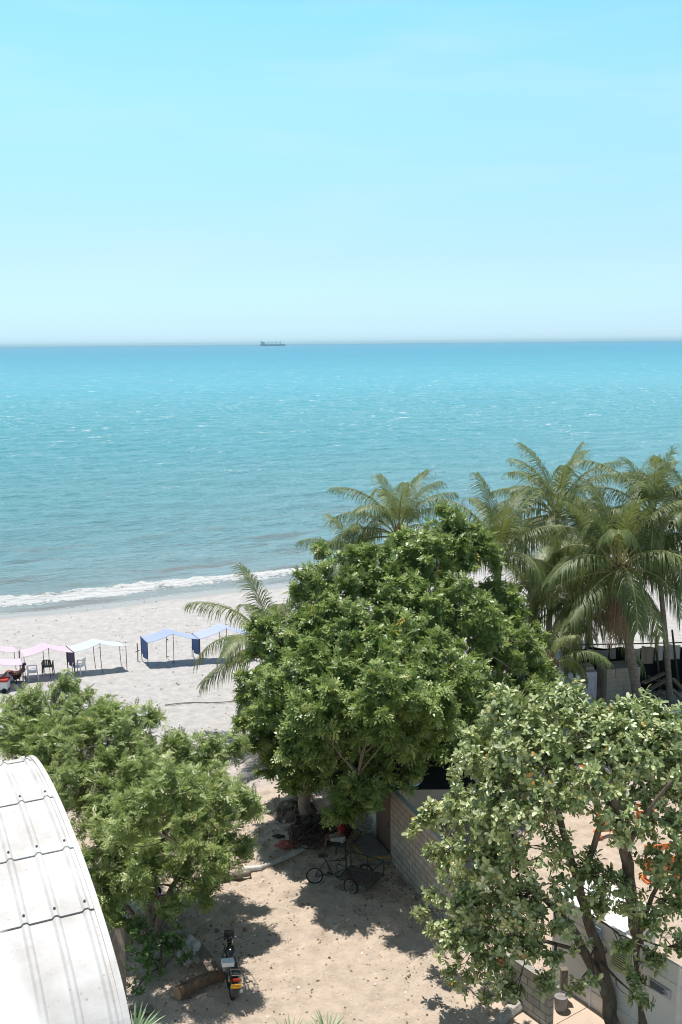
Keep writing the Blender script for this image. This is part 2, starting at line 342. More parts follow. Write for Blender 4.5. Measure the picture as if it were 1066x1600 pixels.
    mf = N('ShaderNodeMix'); mf.data_type = 'RGBA'; L.new(fm, mf.inputs[0]); L.new(mb.outputs[2], mf.inputs[6]); mf.inputs[7].default_value = (.92, .92, .91, 1)
    L.new(mf.outputs[2], b.inputs['Base Color']); L.new(math_('MAXIMUM', rng_(fm, 0, 1, .16, .8), rng_(lg, 2.3, 3.3, .16, .42)), b.inputs['Roughness']); b.inputs['IOR'].default_value = 1.33
    h = math_('ADD', math_('MULTIPLY', nz(.8, (.45, 1.7, 1), 9, .74), .75), math_('MULTIPLY', nz(.12, (.35, 1.9, 1), 5, .6), 1.3))
    h = math_('ADD', h, math_('MULTIPLY', fine, math_('MULTIPLY', foam, .12)))
    bp = N('ShaderNodeBump'); bp.inputs['Strength'].default_value = 1; bp.inputs['Distance'].default_value = 1.0; L.new(h, bp.inputs['Height']); L.new(bp.outputs[0], b.inputs['Normal'])
    return m
o = link('sea', np_mesh('sea', np.stack([X, Y, Zw], -1).reshape(-1, 3), F, sea_material(), {'sd': np.clip(sdw, -50, 50000).ravel()}, True)); tag(o, kind='structure')
# ------------------------------------------------------------------ foliage
BARK = mat('bark', (.20, .165, .13), .9, .2, col2=(.09, .07, .055), nscale=6, bump=.02, bscale=25, stretch=(1, 1, .35))
BARK2 = mat('pale_bark', (.33, .28, .23), .9, .2, col2=(.16, .13, .11), nscale=7, bump=.02, bscale=25, stretch=(1, 1, .4))
def pinnate(npair, w, ln, droop, up=.12):
    """one compound leaf along +X: leaflets as folded rhombi"""
    V = []; F = []
    for i in range(npair+1):
        s = .18+.82*i/npair; z = -droop*s*s; L = ln*(1-.45*abs(s-.5))
        for sg in ((-1, 1) if i < npair else (0,)):
            a = (.95 if sg else 0)*sg; dx, dy = math.cos(a), math.sin(a); b = len(V)
            p = np.array([s, 0, z]); d = np.array([dx, dy, 0]); n = np.array([-dy, dx, 0])
            V += [p, p+d*L*.45+n*w+[0, 0, up*L*.5], p+d*L+[0, 0, -L*.22], p+d*L*.45-n*w+[0, 0, up*L*.5]]
            F.append((b, b+1, b+2, b+3))
    return np.array(V, float), np.array(F)
def blade(nseg, w, fold=.18, curl=.25, prof=None):
    V = []; F = []
    prof = prof or (lambda s: (math.sin(math.pi*min(s, 1)**1.5))**.7)
    for i in range(nseg+1):
        s = i/nseg; hw = w*max(prof(s), .06); z = -curl*s*s
        V += [(s, -hw, z+fold*hw), (s, 0, z), (s, hw, z+fold*hw)]
    for i in range(nseg):
        b = 3*i; F += [(b, b+3, b+4, b+1), (b+1, b+4, b+5, b+2)]
    return np.array(V, float), np.array(F)
def rand_dir(n):
    v = rng.normal(size=(n, 3)); return v/np.linalg.norm(v, axis=1, keepdims=True)
def curve_pts(a, b, sag=0., n=6, wig=.05):
    a = V3(*a); b = V3(*b); L = np.linalg.norm(b-a); off = rng.normal(size=3)*L*wig
    return [a+(b-a)*t+V3(0, 0, sag*L*math.sin(math.pi*t))+off*math.sin(math.pi*t) for t in np.linspace(0, 1, n)]
def make_tree(name, label, cat, base, stems, lobes, tmpl, lmat, bark, dens=2.2, nsp=13, size=.28, spread=.34, up=.25,
              rosette=False, varb=(.15, .75), group=None, fill=.12, scale_j=.25, gap=0.0, trunkr=1.0, rs=1.0, twig=.3, rad=.75):
    """stems: list of (pts, radii) in world space; lobes: (centre, r or (rx,ry,rz), density factor)"""
    base = V3(*base); t = thing(name, label, cat, base, group=group)
    tb = MB(); nodes = []
    for pts, rad in stems:
        pts = [V3(*p)-base for p in pts]
        P = []; Rr = []
        for i in range(len(pts)-1):
            for k in range(4):
                u = k/4; p0 = pts[max(i-1, 0)]; p1 = pts[i]; p2 = pts[i+1]; p3 = pts[min(i+2, len(pts)-1)]
                q = .5*((2*p1)+(-p0+p2)*u+(2*p0-5*p1+4*p2-p3)*u*u+(-p0+3*p1-3*p2+p3)*u**3)
                P.append(q+rng.normal(size=3)*rad[i]*.12); Rr.append(rad[i]*(1-u)+rad[i+1]*u)
        P.append(pts[-1]); Rr.append(rad[-1]); tb.tube(P, [r*trunkr for r in Rr], 10)
        nodes += [(p, r) for p, r in zip(P[len(P)//3:], Rr[len(P)//3:])]
    Lb = [(V3(*c)-base, rs*V3(*(r if hasattr(r, '__len__') else (r, r, r))), d) for c, r, d in lobes]
    bm = MB(); CP = []; CO = []
    for li, (c, r, dn) in enumerate(Lb):
        j = min(range(len(nodes)), key=lambda k: np.linalg.norm(nodes[k][0]-c)+.6*max(0, nodes[k][0][2]-c[2]))
        p0, pr = nodes[j]; L = np.linalg.norm(c-p0); br = max(.02, min(pr*.6, .028*L))*trunkr
        bp = curve_pts(p0, c, .08, 7, .07); rr = np.linspace(br, br*.35, 7); bm.tube(bp, rr, 6)
        area = 4*math.pi*(r[0]*r[1]+r[0]*r[2]+r[1]*r[2])/3
        n = int(area*dens*dn*2.2)
        D = rand_dir(n); D = D[D[:, 2] > -.65+rng.random(len(D))*.25]; rho = 1-rng.random(len(D))**2*.42
        inner = rng.random(len(D)) < fill; rho[inner] = rng.random(inner.sum())*.6
        wob = 1+.22*np.sin(D[:, 0]*5+li)*np.cos(D[:, 1]*4+li*2)
        P = c+D*r*(rho*wob)[:, None]
        for p, d in zip(P, D):
            bad = False
            for k, (c2, r2, _) in enumerate(Lb):
                if k != li and np.linalg.norm((p-c2)/r2) < .62 and rng.random() < .85: bad = True; break
            if bad or p[2] < .25-base[2]: continue
            if gap and noise(np.array([p[0]*1.1]), np.array([p[2]*1.1+p[1]*.7]), 33+li)[0] < gap: continue
            CP.append(p); CO.append(nrm(d*.75+V3(0, 0, up)+rng.normal(size=3)*.25))
            if rng.random() < twig:
                k = int(rng.integers(2, 7)); q = bp[k]; bm.tube(curve_pts(q, p, .05, 4, .08), [br*.3+.006, .013, .009, .006], 3, cap=False)
    CP = np.array(CP); CO = np.array(CO); k = len(CP)
    if rosette:
        n = nsp; P = np.repeat(CP, n, 0); O = np.repeat(CO, n, 0); N = len(P)
        j = np.tile(np.arange(n), k); az = j*2.4+np.repeat(rng.random(k)*6.28, n)+rng.normal(size=N)*.25
        A = np.cross(O, rand_dir(N)*0+[.3, .5, .81]); A /= np.linalg.norm(A, axis=1, keepdims=True); B = np.cross(O, A)
        tilt = .15+.75*(j/n)[:, None]+rng.normal(size=(N, 1))*.12
        X = O*(1-tilt)*.9+(np.cos(az)[:, None]*A+np.sin(az)[:, None]*B)*(tilt+.35)
        P = P-O*(j/n)[:, None]*.10+rng.normal(size=(N, 3))*.02
        Zv = O+rng.normal(size=(N, 3))*.25
    else:
        n = nsp; P = np.repeat(CP, n, 0); O = np.repeat(CO, n, 0); N = len(P)
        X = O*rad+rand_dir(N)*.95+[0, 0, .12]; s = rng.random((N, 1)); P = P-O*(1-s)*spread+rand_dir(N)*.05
        Zv = np.tile([0, 0, 1.], (N, 1))+O*.6+rng.normal(size=(N, 3))*.35
    S = size*(1+scale_j*rng.normal(size=N)).clip(.5, 1.5)
    TV, TF = tmpl; V, F = instances(TV, TF, P, X, Zv, S)
    cl = np.repeat(rng.random(k), n); tip = (s[:, 0] if not rosette else 1-(np.tile(np.arange(n), k)/n)); v = varb[0]+(varb[1]-varb[0])*(.3*cl+.45*rng.random(N)+.25*tip)  # paler new growth at tips; also paints bright tips against dark gaps
    odd = rng.random(N) < .012; v[odd] = .93+.07*rng.random(odd.sum())
    link('crown', np_mesh('crown', V, F, lmat, {'var': np.repeat(v, len(TV))}), t)
    if cat == 'bush': tb.add(bm.v, bm.f); tb.build('stems', bark, t, smooth=True)
    else: tb.add(bm.v, bm.f); tb.build('trunk', bark, t, smooth=True)
    print(name, 'clumps', k, 'leaves', N, 'faces', len(F))
    return t
RTREE = False
def LB(l):  # (px,py,Y,r[,dens])
    out = []
    for e in l:
        px, py, Y_, r = e[:4]; Y_ = rsh(px, py, Y_) if RTREE else Y_; out.append((AY(px, py, Y_), r, e[4] if len(e) > 4 else 1.0))
    return out
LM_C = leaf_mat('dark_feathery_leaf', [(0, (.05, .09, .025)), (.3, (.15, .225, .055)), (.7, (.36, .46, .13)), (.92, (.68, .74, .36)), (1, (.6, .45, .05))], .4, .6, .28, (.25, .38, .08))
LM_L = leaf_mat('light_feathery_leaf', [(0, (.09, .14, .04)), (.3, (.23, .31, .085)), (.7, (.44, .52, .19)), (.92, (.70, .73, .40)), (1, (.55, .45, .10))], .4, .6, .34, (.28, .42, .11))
LM_R = leaf_mat('leathery_leaf', [(0, (.04, .07, .03)), (.3, (.14, .20, .07)), (.6, (.48, .54, .24)), (.9, (.84, .82, .60)), (.94, (.55, .48, .10)), (1, (.6, .2, .05))], .33, .7, .2, (.42, .55, .08))  # cream end of the ramp puts sunlit gloss into the leaf colour
TC = pinnate(3, .13, .58, .25); TL = pinnate(4, .085, .42, .3); TR = blade(3, .27, .35, .3, lambda s: (.12, .62, 1.0, .5)[round(s*3)])
def rsh(px, py, Y_): return Y_-2.4*min(1, max(0, (1460-py)/260))*min(1, max(0, (px-690)/80))
def AR(px, py, Y_): return AY(px, py, rsh(px, py, Y_))
# big dark tree in the middle
B = G(497, 1306); B[2] = .25
st = lambda *q: [V3(*p) for p in q]
stems = [(st(B-V3(0, 0, .5), B+V3(-.02, 0, .15), AY(487, 1278, 30.9), AY(476, 1245, 31.0), AY(500, 1170, 31.2), AY(550, 1120, 31.5), AY(600, 1040, 33)), (.34, .28, .23, .2, .17, .14, .08)),
         (st(AY(480, 1225, 31.2), AY(455, 1150, 31), AY(440, 1080, 32), AY(470, 1000, 34)), (.17, .12, .09, .05)),
         (st(AY(505, 1185, 31.0), AY(610, 1150, 30.5), AY(700, 1100, 32), AY(760, 1020, 34.5)), (.17, .13, .10, .06)),
         (st(AY(550, 1120, 31.5), AY(640, 1010, 35), AY(690, 900, 38)), (.13, .10, .05)),
         (st(AY(520, 1170, 31.0), AY(560, 1190, 29), AY(560, 1210, 28)), (.12, .08, .04))]
lob = LB([(515, 925, 36, 1.15), (590, 905, 37, 1.4), (655, 880, 38, 1.25), (700, 822, 39.5, .8, .8), (735, 868, 39, 1.1), (780, 950, 38.5, 1.05), (822, 1005, 37.5, .8), (840, 1050, 36.5, .7),
          (440, 1010, 34, 1.15), (520, 1005, 34, 1.6), (620, 985, 35, 1.8), (715, 975, 35.5, 1.6), (785, 1030, 36, 1.35), (820, 1075, 35, .75),
          (415, 1075, 32, .95), (490, 1090, 30.5, 1.5), (590, 1080, 31, 1.8), (690, 1075, 32, 1.6), (760, 1110, 33, 1.1),
          (430, 1140, 30.5, .9), (515, 1150, 29, 1.25), (620, 1150, 29.5, 1.3), (700, 1150, 30.5, 1.1), (470, 1200, 29.5, .75), (555, 1215, 28.5, .95), (640, 1200, 29, .6, .7),
          (540, 1262, 28.6, .55, .9), (575, 1245, 28.3, .55, .8), (480, 1155, 28.2, .8), (590, 1130, 27.8, 1.1), (660, 1120, 28.6, 1.0),
          (500, 862, 37.5, .4, .8), (386, 1128, 31, .45, .8), (740, 1165, 31.5, .6), (500, 1110, 27.5, .85, .8), (600, 1090, 26.7, .9, .8), (430, 1195, 30, .55, .8), (452, 1225, 29.8, .4, .8), (400, 1160, 30.4, .5, .8), (670, 1100, 27.2, .7, .8)])
make_tree('leafy_tree', 'large dark green feathery-leaved tree with a dense crown over the parked cargo tricycle', 'tree', B, stems, lob, TC, LM_C, BARK2, dens=3.1, nsp=24, size=.205, varb=(0, .92), spread=.30, rs=1.1, rad=1.3, twig=.45, gap=.13)
# lighter tree on the left, beside the white roof
B = G(240, 1462); B[2] = 0
stems = [(st(B-V3(0, 0, .2), B+V3(.0, 0, .4), AY(215, 1395, 25), AY(170, 1330, 25.5), AY(130, 1260, 26.5), AY(95, 1190, 28)), (.16, .13, .09, .07, .05, .03)),
         (st(B+V3(.03, 0, .1), AY(262, 1400, 24.8), AY(300, 1340, 25), AY(335, 1280, 25.5)), (.11, .08, .06, .03)),
         (st(B+V3(-.02, .05, .1), AY(242, 1390, 25.1), AY(235, 1310, 25.6), AY(220, 1240, 26.5), AY(200, 1160, 28)), (.12, .09, .07, .05, .03)),
         (st(B+V3(.05, .05, .1), AY(280, 1390, 25.3), AY(320, 1325, 26), AY(320, 1240, 27), AY(300, 1190, 28)), (.10, .07, .06, .04, .03)),
         (st(B+V3(-.1, .02, .1), AY(200, 1420, 24.9), AY(165, 1380, 24.6)), (.09, .06, .03))]
lob = LB([(45, 1120, 29, .85, .8), (120, 1125, 29, 1.0, .8), (100, 1070, 29.4, .5, .45), (175, 1125, 28.5, .7), (20, 1150, 28, .7, .8), (85, 1185, 27.5, 1.15), (165, 1180, 27.5, 1.3), (240, 1185, 27.5, .9), (235, 1120, 28, .35, .7), (285, 1160, 27.6, .4, .8),
          (320, 1180, 27.5, .7, .8), (365, 1165, 27.5, .45, .8), (130, 1250, 26.3, 1.2), (215, 1245, 26.3, 1.35), (300, 1245, 26.3, .95), (355, 1250, 25.8, .7), (388, 1262, 25.7, .4), (60, 1220, 27, .9),
          (345, 1310, 25.3, .6, .8), (380, 1325, 25.2, .35, .7), (170, 1320, 25.2, 1.0), (250, 1310, 25.0, 1.0), (305, 1310, 25, .6, .8), (200, 1375, 24.4, .55, .8), (225, 1355, 23.9, .5), (330, 1380, 24.7, .42, .6), (290, 1360, 24.9, .4, .6), (150, 1350, 24.8, .6, .8), (355, 1350, 24.8, .4, .7), (320, 1405, 24.4, .22, .7), (270, 1235, 23.6, .75, .8), (335, 1265, 23.4, .6, .8), (205, 1280, 23.1, .7, .8), (290, 1300, 22.8, .5, .8), (165, 1395, 24.3, .4, .7), (190, 1430, 24.0, .35, .6), (270, 1410, 24.0, .35, .6), (335, 1345, 24.2, .45, .8), (300, 1390, 24.0, .3, .6), (225, 1400, 23.8, .3, .6)])
make_tree('leafy_tree', 'light green feathery-leaved tree with thin forked stems beside the white arched roof', 'tree', B, stems, lob, TL, LM_L, BARK2, dens=5.0, nsp=18, size=.19, varb=(.02, .96), spread=.34, gap=.12, up=.45, rs=1.12, rad=1.0)
# broad-leaved tree on the right
RTREE = True
B = G(958, 1640); B[2] = 0
stems = [(st(B, AR(955, 1585, 21.0), AR(938, 1500, 21.2), AR(920, 1440, 21.3), AR(905, 1385, 21.3), AR(880, 1300, 21.8), AR(860, 1210, 22.6)), (.22, .20, .17, .14, .12, .09, .06)),
         (st(AR(950, 1560, 21.1), AR(915, 1490, 21.0), AR(885, 1440, 21.4), AR(840, 1390, 21.8), AR(800, 1310, 22.5), AR(780, 1230, 23.5)), (.15, .13, .10, .09, .07, .04)),
         (st(AR(905, 1385, 21.3), AR(935, 1300, 21.6), AR(960, 1220, 22.4), AR(950, 1150, 23.4)), (.09, .08, .06, .04)),
         (st(AR(812, 1330, 22.3), AR(735, 1270, 23.4), AR(690, 1265, 24)), (.07, .05, .03)),
         (st(AR(915, 1490, 21.0), AR(850, 1470, 21.2), AR(780, 1460, 21.8)), (.06, .05, .03))]
lob = LB([(880, 1115, 24.4, .85), (800, 1125, 24.3, .8), (940, 1105, 24.4, .8), (745, 1150, 24.2, .45, .8), (1000, 1140, 24, .85), (1060, 1160, 24, .8), (1120, 1220, 23.6, 1.2), (760, 1200, 23.4, .8), (840, 1190, 23.2, 1.0), (930, 1180, 23, 1.05), (1020, 1200, 22.8, .9),
          (700, 1235, 24, .5), (675, 1275, 24, .42), (640, 1300, 24.2, .26, .8), (735, 1275, 23, .75), (805, 1270, 22.4, .95), (880, 1255, 21.9, .75, .8), (1010, 1255, 22, .5, .5), (960, 1230, 22.2, .45, .6),
          (700, 1340, 22.6, .5), (765, 1345, 22, .85), (840, 1340, 21.3, .75), (690, 1395, 22.3, .48, .9), (655, 1430, 22.6, .22, .8), (740, 1410, 21.8, .7), (810, 1410, 21.2, .7), (880, 1330, 20.9, .5, .7),
          (720, 1470, 21.4, .55), (780, 1470, 21, .55, .9), (720, 1530, 21.1, .35, .8), (755, 1560, 20.9, .2, .7), (830, 1480, 20.8, .45, .7), (850, 1540, 20.6, .36, .6), (900, 1545, 20.5, .22, .6), (690, 1450, 21.8, .35), (890, 1400, 20.6, .5, .8), (870, 1450, 20.4, .4, .7), (815, 1440, 20.9, .5, .8), (960, 1290, 21, .55, .7), (905, 1480, 20.2, .25, .6), (770, 1510, 20.9, .45, .8), (935, 1420, 20.3, .35, .8), (860, 1500, 20.2, .3, .7), (980, 1480, 19.8, .3, .8), (1000, 1560, 19.6, .25, .8), (930, 1530, 19.9, .2, .7), (800, 1545, 20.6, .35, .8), (1030, 1170, 23, .8), (990, 1230, 22.3, .6, .8)])
TREE_R = make_tree('broad_leaved_tree', 'spreading broad-leaved tree with rounded grey-green leaves and a leaning trunk by the white hoarding', 'tree', B, stems, lob, TR, LM_R, BARK, dens=9.5, nsp=12, size=.132, rosette=True, varb=(.05, .92), fill=.25, up=.3, gap=.2, twig=.25, trunkr=.85)
B = G(1010, 1650); B[2] = 0
stems = [(st(B, AR(1008, 1590, 20.6), AR(1000, 1500, 20.8), AR(990, 1430, 20.9), AR(980, 1350, 21), AR(968, 1290, 21.2), AR(955, 1220, 21.5)), (.17, .15, .14, .13, .13, .11, .07)),
         (st(AR(996, 1470, 20.8), AR(1020, 1400, 20.7), AR(1045, 1360, 20.9)), (.07, .05, .03)), (st(AR(975, 1330, 21), AR(1010, 1270, 21.2), AR(1050, 1220, 21.6)), (.08, .05, .03))]
lob = LB([(1050, 1290, 21.4, .5, .9), (1000, 1300, 21.0, .4, .6), (925, 1370, 20.8, .5, .9), (1030, 1350, 20.6, .5, .9), (970, 1390, 20.3, .5, .9), (1060, 1420, 20.2, .5, .7), (1010, 1440, 20.2, .4, .8), (1060, 1480, 20, .4, .7),
          (1020, 1500, 20, .35, .8), (990, 1530, 20, .28, .6), (1100, 1350, 20.8, .7, .8), (1050, 1380, 20.5, .4, .8), (930, 1230, 21.3, .5, 1), (975, 1420, 20.3, .25, .5)])
make_tree('broad_leaved_tree', 'sparse broad-leaved tree with a straight upright trunk, right behind the leaning trunk', 'tree', B, stems, lob, TR, LM_R, BARK, dens=7.5, nsp=11, size=.128, rosette=True, varb=(.05, .8), fill=.25, up=.3, gap=.1)
RTREE = False
# low bush under the left tree
B = G(250, 1520); B[2] = 0
stems = [(st(B, B+V3(.05, 0, .5), AY(250, 1470, 23.6)), (.05, .04, .02)), (st(B, B+V3(-.3, 0, .6)), (.04, .02)), (st(B, B+V3(.4, 0, .6)), (.04, .02))]
lob = LB([(215, 1465, 23.7, .5), (265, 1480, 23.4, .55), (235, 1505, 23.1, .5, .9), (210, 1500, 22.9, .4, .8), (215, 1545, 22.4, .22, .8), (285, 1500, 23.2, .3, .8)])
make_tree('bush', 'low dark green bush growing under the light green tree at the roof edge', 'bush', B, stems, lob, blade(3, .3, .3, .25, lambda s: (.15, .8, 1, .25)[round(s*3)]), leaf_mat('bush_leaf', [(0, (.04, .09, .025)), (.6, (.08, .17, .05)), (1, (.3, .36, .14))], .4, .5, .25), BARK, dens=6, nsp=7, size=.12, rosette=True, varb=(0, .9))
# ------------------------------------------------------------------ palms
PBARK = mat('palm_bark', (.29, .245, .20), .9, .2, col2=(.13, .105, .09), nscale=5, bump=.015, bscale=18, stretch=(1, 1, 2.5))
LM_P = leaf_mat('palm_leaflet', [(0, (.045, .07, .02)), (.5, (.14, .19, .07)), (.85, (.38, .41, .20)), (1, (.50, .45, .2))], .48, .35, .28, (.42, .46, .1))
LM_PD = leaf_mat('dead_palm_leaflet', [(0, (.15, .105, .065)), (1, (.38, .29, .19))], .7, .3, .2, (.4, .25, .1))
def frond_mesh(L, e0, bend, lw, ld, dead=False, side=0.0, swirl=0.0, npair=70):
    """frond in local frame: starts at origin, heads +X with elevation e0, bends downwards by `bend` over its length"""
    n = 22; P = [V3(0, 0, 0)]; T = []; e = e0; a = 0
    for i in range(n):
        s = i/n; e = e0-bend*(s**1.25); a = side*s*s; t = V3(math.cos(e)*math.cos(a), math.cos(e)*math.sin(a), math.sin(e)); T.append(t); P.append(P[-1]+t*L/n)
    T.append(T[-1]); mb = MB(); mb.tube(P, list(np.linspace(.035, .006, n+1)*(L/3)), 4, cap=False)
    V = []; F = []
    for k in range(npair):
        s = .2+.8*(k+.5)/npair; x = s*n; i = min(int(x), n-1); f = x-i; p = P[i]*(1-f)+P[i+1]*f; t = T[i]; sd = nrm(np.cross(t, V3(0, 0, 1))); u = np.cross(sd, t)
        ll = lw*(.45+.55*math.sin(math.pi*min(1, .12+s*.86)))*(1+.1*rng.normal())
        for sg in (-1, 1):
            if rng.random() < (.25 if dead else .05): continue
            fw = .55+.6*s+rng.normal()*.06
            d = nrm(t*fw+sd*sg*(.85)+u*(.18)+V3(0, 0, -ld*.25)+rng.normal(size=3)*.05)
            d2 = nrm(d*.75+V3(0, 0, -ld)+t*.1+rng.normal(size=3)*.06); d3 = nrm(d2*.6+V3(0, 0, -ld*1.2))
            w = .0145*(L/3); nn = nrm(np.cross(d, u)); q0 = p; q1 = p+d*ll*.38; q2 = q1+d2*ll*.37; q3 = q2+d3*ll*.3; b = len(mb.v)+len(V)
            V += [q0-nn*w*.6, q0+nn*w*.6, q1-nn*w, q1+nn*w, q2-nn*w*.75, q2+nn*w*.75, q3-nn*w*.1, q3+nn*w*.1]
            F += [(b, b+2, b+3, b+1), (b+2, b+4, b+5, b+3), (b+4, b+6, b+7, b+5)]
    nr = len(mb.v); Vn = np.array([tuple(v) for v in mb.v]+[tuple(v) for v in V]); Fn = np.array([f for f in mb.f]+F)
    var = np.concatenate([np.full(nr, .97), np.repeat(.1+.7*rng.random(len(V)//8)*.6+.25*rng.random(), 8)])
    return np_mesh('frond', Vn, Fn, LM_PD if dead else LM_P, {'var': var.clip(0, 1)})
SHAG = mat('palm_fibre', (.27, .20, .14), .95, .1, col2=(.12, .085, .06), nscale=14, bump=.02, bscale=40)
def make_palm(label, base, heart, nf, L, lean=(0, 0), r0_=.17, dead=0, young=False, azs=None, group='coconut palms behind the trees', wind=0.0, coconuts=0, mine=R(-34)):
    base = V3(*base); heart = V3(*heart); t = thing('coconut_palm', label, 'palm tree', base, group=group); h = heart-base; H = h[2]
    mb = MB(); P = []; Rr = []; n = max(8, int(H/.11))
    for i in range(n+1):
        s = i/n; p = V3(h[0]*s**1.3+lean[0]*math.sin(math.pi*s), h[1]*s+lean[1]*math.sin(math.pi*s), H*s)
        P.append(p); Rr.append((r0_*(1.35-.35*min(1, s*6)) if s < .17 else r0_*(1-.32*(s-.17)))*(1+.045*(i % 2)+.02*rng.normal()))
    mb.tube(P, Rr, 10); mb.build('trunk', PBARK, t, smooth=True)
    # sheath at the heart
    sh = MB(); sh.lathe([(r0_*.9, -.45), (r0_*1.35, -.15), (r0_*1.2, .15), (r0_*.5, .5), (.01, .65)], 9, h)
    for k in range(14):
        a = k*2.4; d = V3(math.cos(a), math.sin(a), 0); sh.beam(h+d*r0_*.6+V3(0, 0, -.35), h+d*(r0_*1.9)+V3(0, 0, .1+.2*rng.random()), .09, .025, d)
    sh.build('leaf_sheath', SHAG, t)
    for i in range(nf):
        s = i/max(1, nf-1); az = i*2.39996+rng.normal()*.15; e0 = R(84)-s**1.25*(R(84)-mine)*(.95 if not young else .5)+rng.normal()*.08
        bend = R(48)+R(50)*min(1, s*1.6)+rng.normal()*.15
        if e0 < 0: bend = R(40)
        me = frond_mesh(L*(.82+.28*rng.random())*(.75+.25*min(1, s*4+.3)), e0, bend, L*.30, .5+.6*s+.25*rng.random(), False, side=wind*math.cos(az)*.5+rng.normal()*.12)
        d = V3(math.cos(az), math.sin(az), 0); link('frond', me, t, h+d*r0_*.7+V3(0, 0, .25-.35*s), (0, 0, az))
    for i in range(dead):
        az = i*2.39996+1.1+rng.normal()*.3
        me = frond_mesh(L*(.5+.25*rng.random()), R(-62)-rng.random()*.35, R(18), L*.14, 1.0, True, side=rng.normal()*.3, npair=34)
        d = V3(math.cos(az), math.sin(az), 0); o_ = link('frond', me, t, h+d*r0_*.7-V3(0, 0, .3), (0, 0, az)); o_['label'] = 'dry brown frond hanging down'
    if coconuts:
        for i in range(coconuts):
            a = rng.random()*6.28; c = h+V3(math.cos(a)*.3, math.sin(a)*.3, -.35-.25*rng.random())
            m_ = MB(); m_.lathe([(.01, -.13), (.08, -.09), (.1, 0), (.08, .08), (.01, .13)], 9, c); m_.build('coconut', mat('coconut_husk', (.3, .28, .1), .6), t, smooth=True)
    return t
def hz(px, py, Y_): return AY(px, py, Y_)
p = hz(966, 888, 40.5); b_ = G(1000, 1118); make_palm('largest front palm with a leaning ringed trunk beside the stacked concrete blocks', b_, p, 24, 4.3, (-.15, 0), .21, dead=12, coconuts=4, mine=R(-22))
p = hz(1020, 812, 42.5); b_ = G(1047, 1106); make_palm('tall slim palm with a thin grey trunk in front of the black shade cloth', b_, p, 25, 3.8, (0, 0), .13, dead=4)
p = hz(622, 838, 46); b_ = V3(p[0]+.3, 46.5, 0); make_palm('palm rising alone against the sea behind the left top of the large dark tree', b_, p, 22, 3.9, r0_=.18, dead=1, wind=.6)
p = hz(868, 806, 50); b_ = V3(p[0]-.2, 50, 0); make_palm('far palm standing behind the largest palm, its crown against the sea', b_, p, 24, 4.2, r0_=.17, dead=1)
p = hz(778, 882, 42); b_ = V3(p[0]+.2, 42.2, 0); make_palm('young palm with one straight upright spear frond just right of the large dark tree top', b_, p, 15, 4.0, r0_=.16, young=True)
p = hz(925, 872, 47); b_ = V3(p[0], 47.2, 0); make_palm('hidden palm whose crown fills the space straight behind the largest palm', b_, p, 22, 4.0, r0_=.17, dead=3)
p = hz(835, 940, 45); b_ = V3(p[0], 45.2, 0); make_palm('low palm whose fronds arch out over the right shoulder of the dark tree', b_, p, 18, 3.9, r0_=.17, dead=2, mine=R(-25))
p = hz(900, 945, 44); b_ = V3(p[0], 44.2, 0); make_palm('low palm filling the gap between the large dark tree and the largest palm', b_, p, 20, 3.9, r0_=.17, dead=4)
p = hz(552, 878, 45.5); b_ = V3(p[0]+.1, 46, 0); make_palm('short palm with yellowed drooping fronds left of the sea-front palm', b_, p, 13, 3.2, r0_=.15, young=False, dead=1)
p = hz(1085, 830, 43); b_ = G(1100, 1100); make_palm('palm at the far right edge of the view, mostly outside it', b_, p, 18, 3.8, r0_=.16, dead=2)
p = hz(425, 1015, 39); b_ = G(430, 1150); make_palm('small palm reaching over the beach from behind the left of the dark tree', b_, p, 17, 3.7, r0_=.15, young=False, mine=R(-35))
p = hz(862, 1040, 37.5); b_ = G(870, 1180); make_palm('low palm with limp olive fronds behind the broad-leaved tree top', b_, p, 12, 2.4, r0_=.15, dead=3)
# ------------------------------------------------------------------ shared object materials
WHITE = mat('white_paint', (.80, .79, .77), .5, .4, noise_=.12, nscale=3)
DARK = mat('black_metal', (.02, .02, .022), .4, .5); RUBBER = mat('rubber', (.025, .025, .025), .85, .2)
STEEL = mat('steel', (.45, .45, .46), .35, .5, metal=.9); WOOD = mat('weathered_wood', (.30, .25, .20), .9, .2, col2=(.17, .14, .115), nscale=5, bump=.01, bscale=40, stretch=(3, 1, 1))
POLE = mat('dark_wooden_pole', (.10, .085, .07), .9, .2, noise_=.4, nscale=10)
CONC = mat('concrete', (.42, .40, .37), .9, .2, col2=(.28, .265, .245), nscale=3, bump=.01, bscale=30)
SKIN = mat('dark_skin', (.14, .07, .045), .5, .4); SKIN2 = mat('tanned_skin', (.26, .13, .085), .5, .4)
def text_mesh(txt, size, ext=.002):
    cu = bpy.data.curves.new('text', 'FONT'); cu.body = txt; cu.size = size; cu.extrude = ext; cu.align_x = 'CENTER'; cu.align_y = 'CENTER'
    tmp = bpy.data.objects.new('tmp', cu); COL.objects.link(tmp); dg = bpy.context.evaluated_depsgraph_get(); dg.update()
    me = bpy.data.meshes.new_from_object(tmp.evaluated_get(dg)); bpy.data.objects.remove(tmp); return me
def copy_tree(o, parent=None, loc=None, rz=None, label=None):
    c = o.copy(); COL.objects.link(c); c.parent = parent
    if loc is not None: c.location = [float(v) for v in loc]
    if rz is not None: c.rotation_euler = (0, 0, rz)
    if label: c['label'] = label
    for ch in [x for x in scene.objects if x.parent == o]: copy_tree(ch, c)
    return c
def proj(P):
    P = V3(*P)-V3(0, 0, CAMZ); d = P @ fwd; return 533+FPX*(P @ RIGHT)/d, 800-FPX*(P @ UP)/d
def gz(p): return float(ground_z(np.array([p[0]]), np.array([p[1]]))[0])
def GG(px, py, dz=0.0):
    p = G(px, py); p[2] = gz(p)+dz; return p
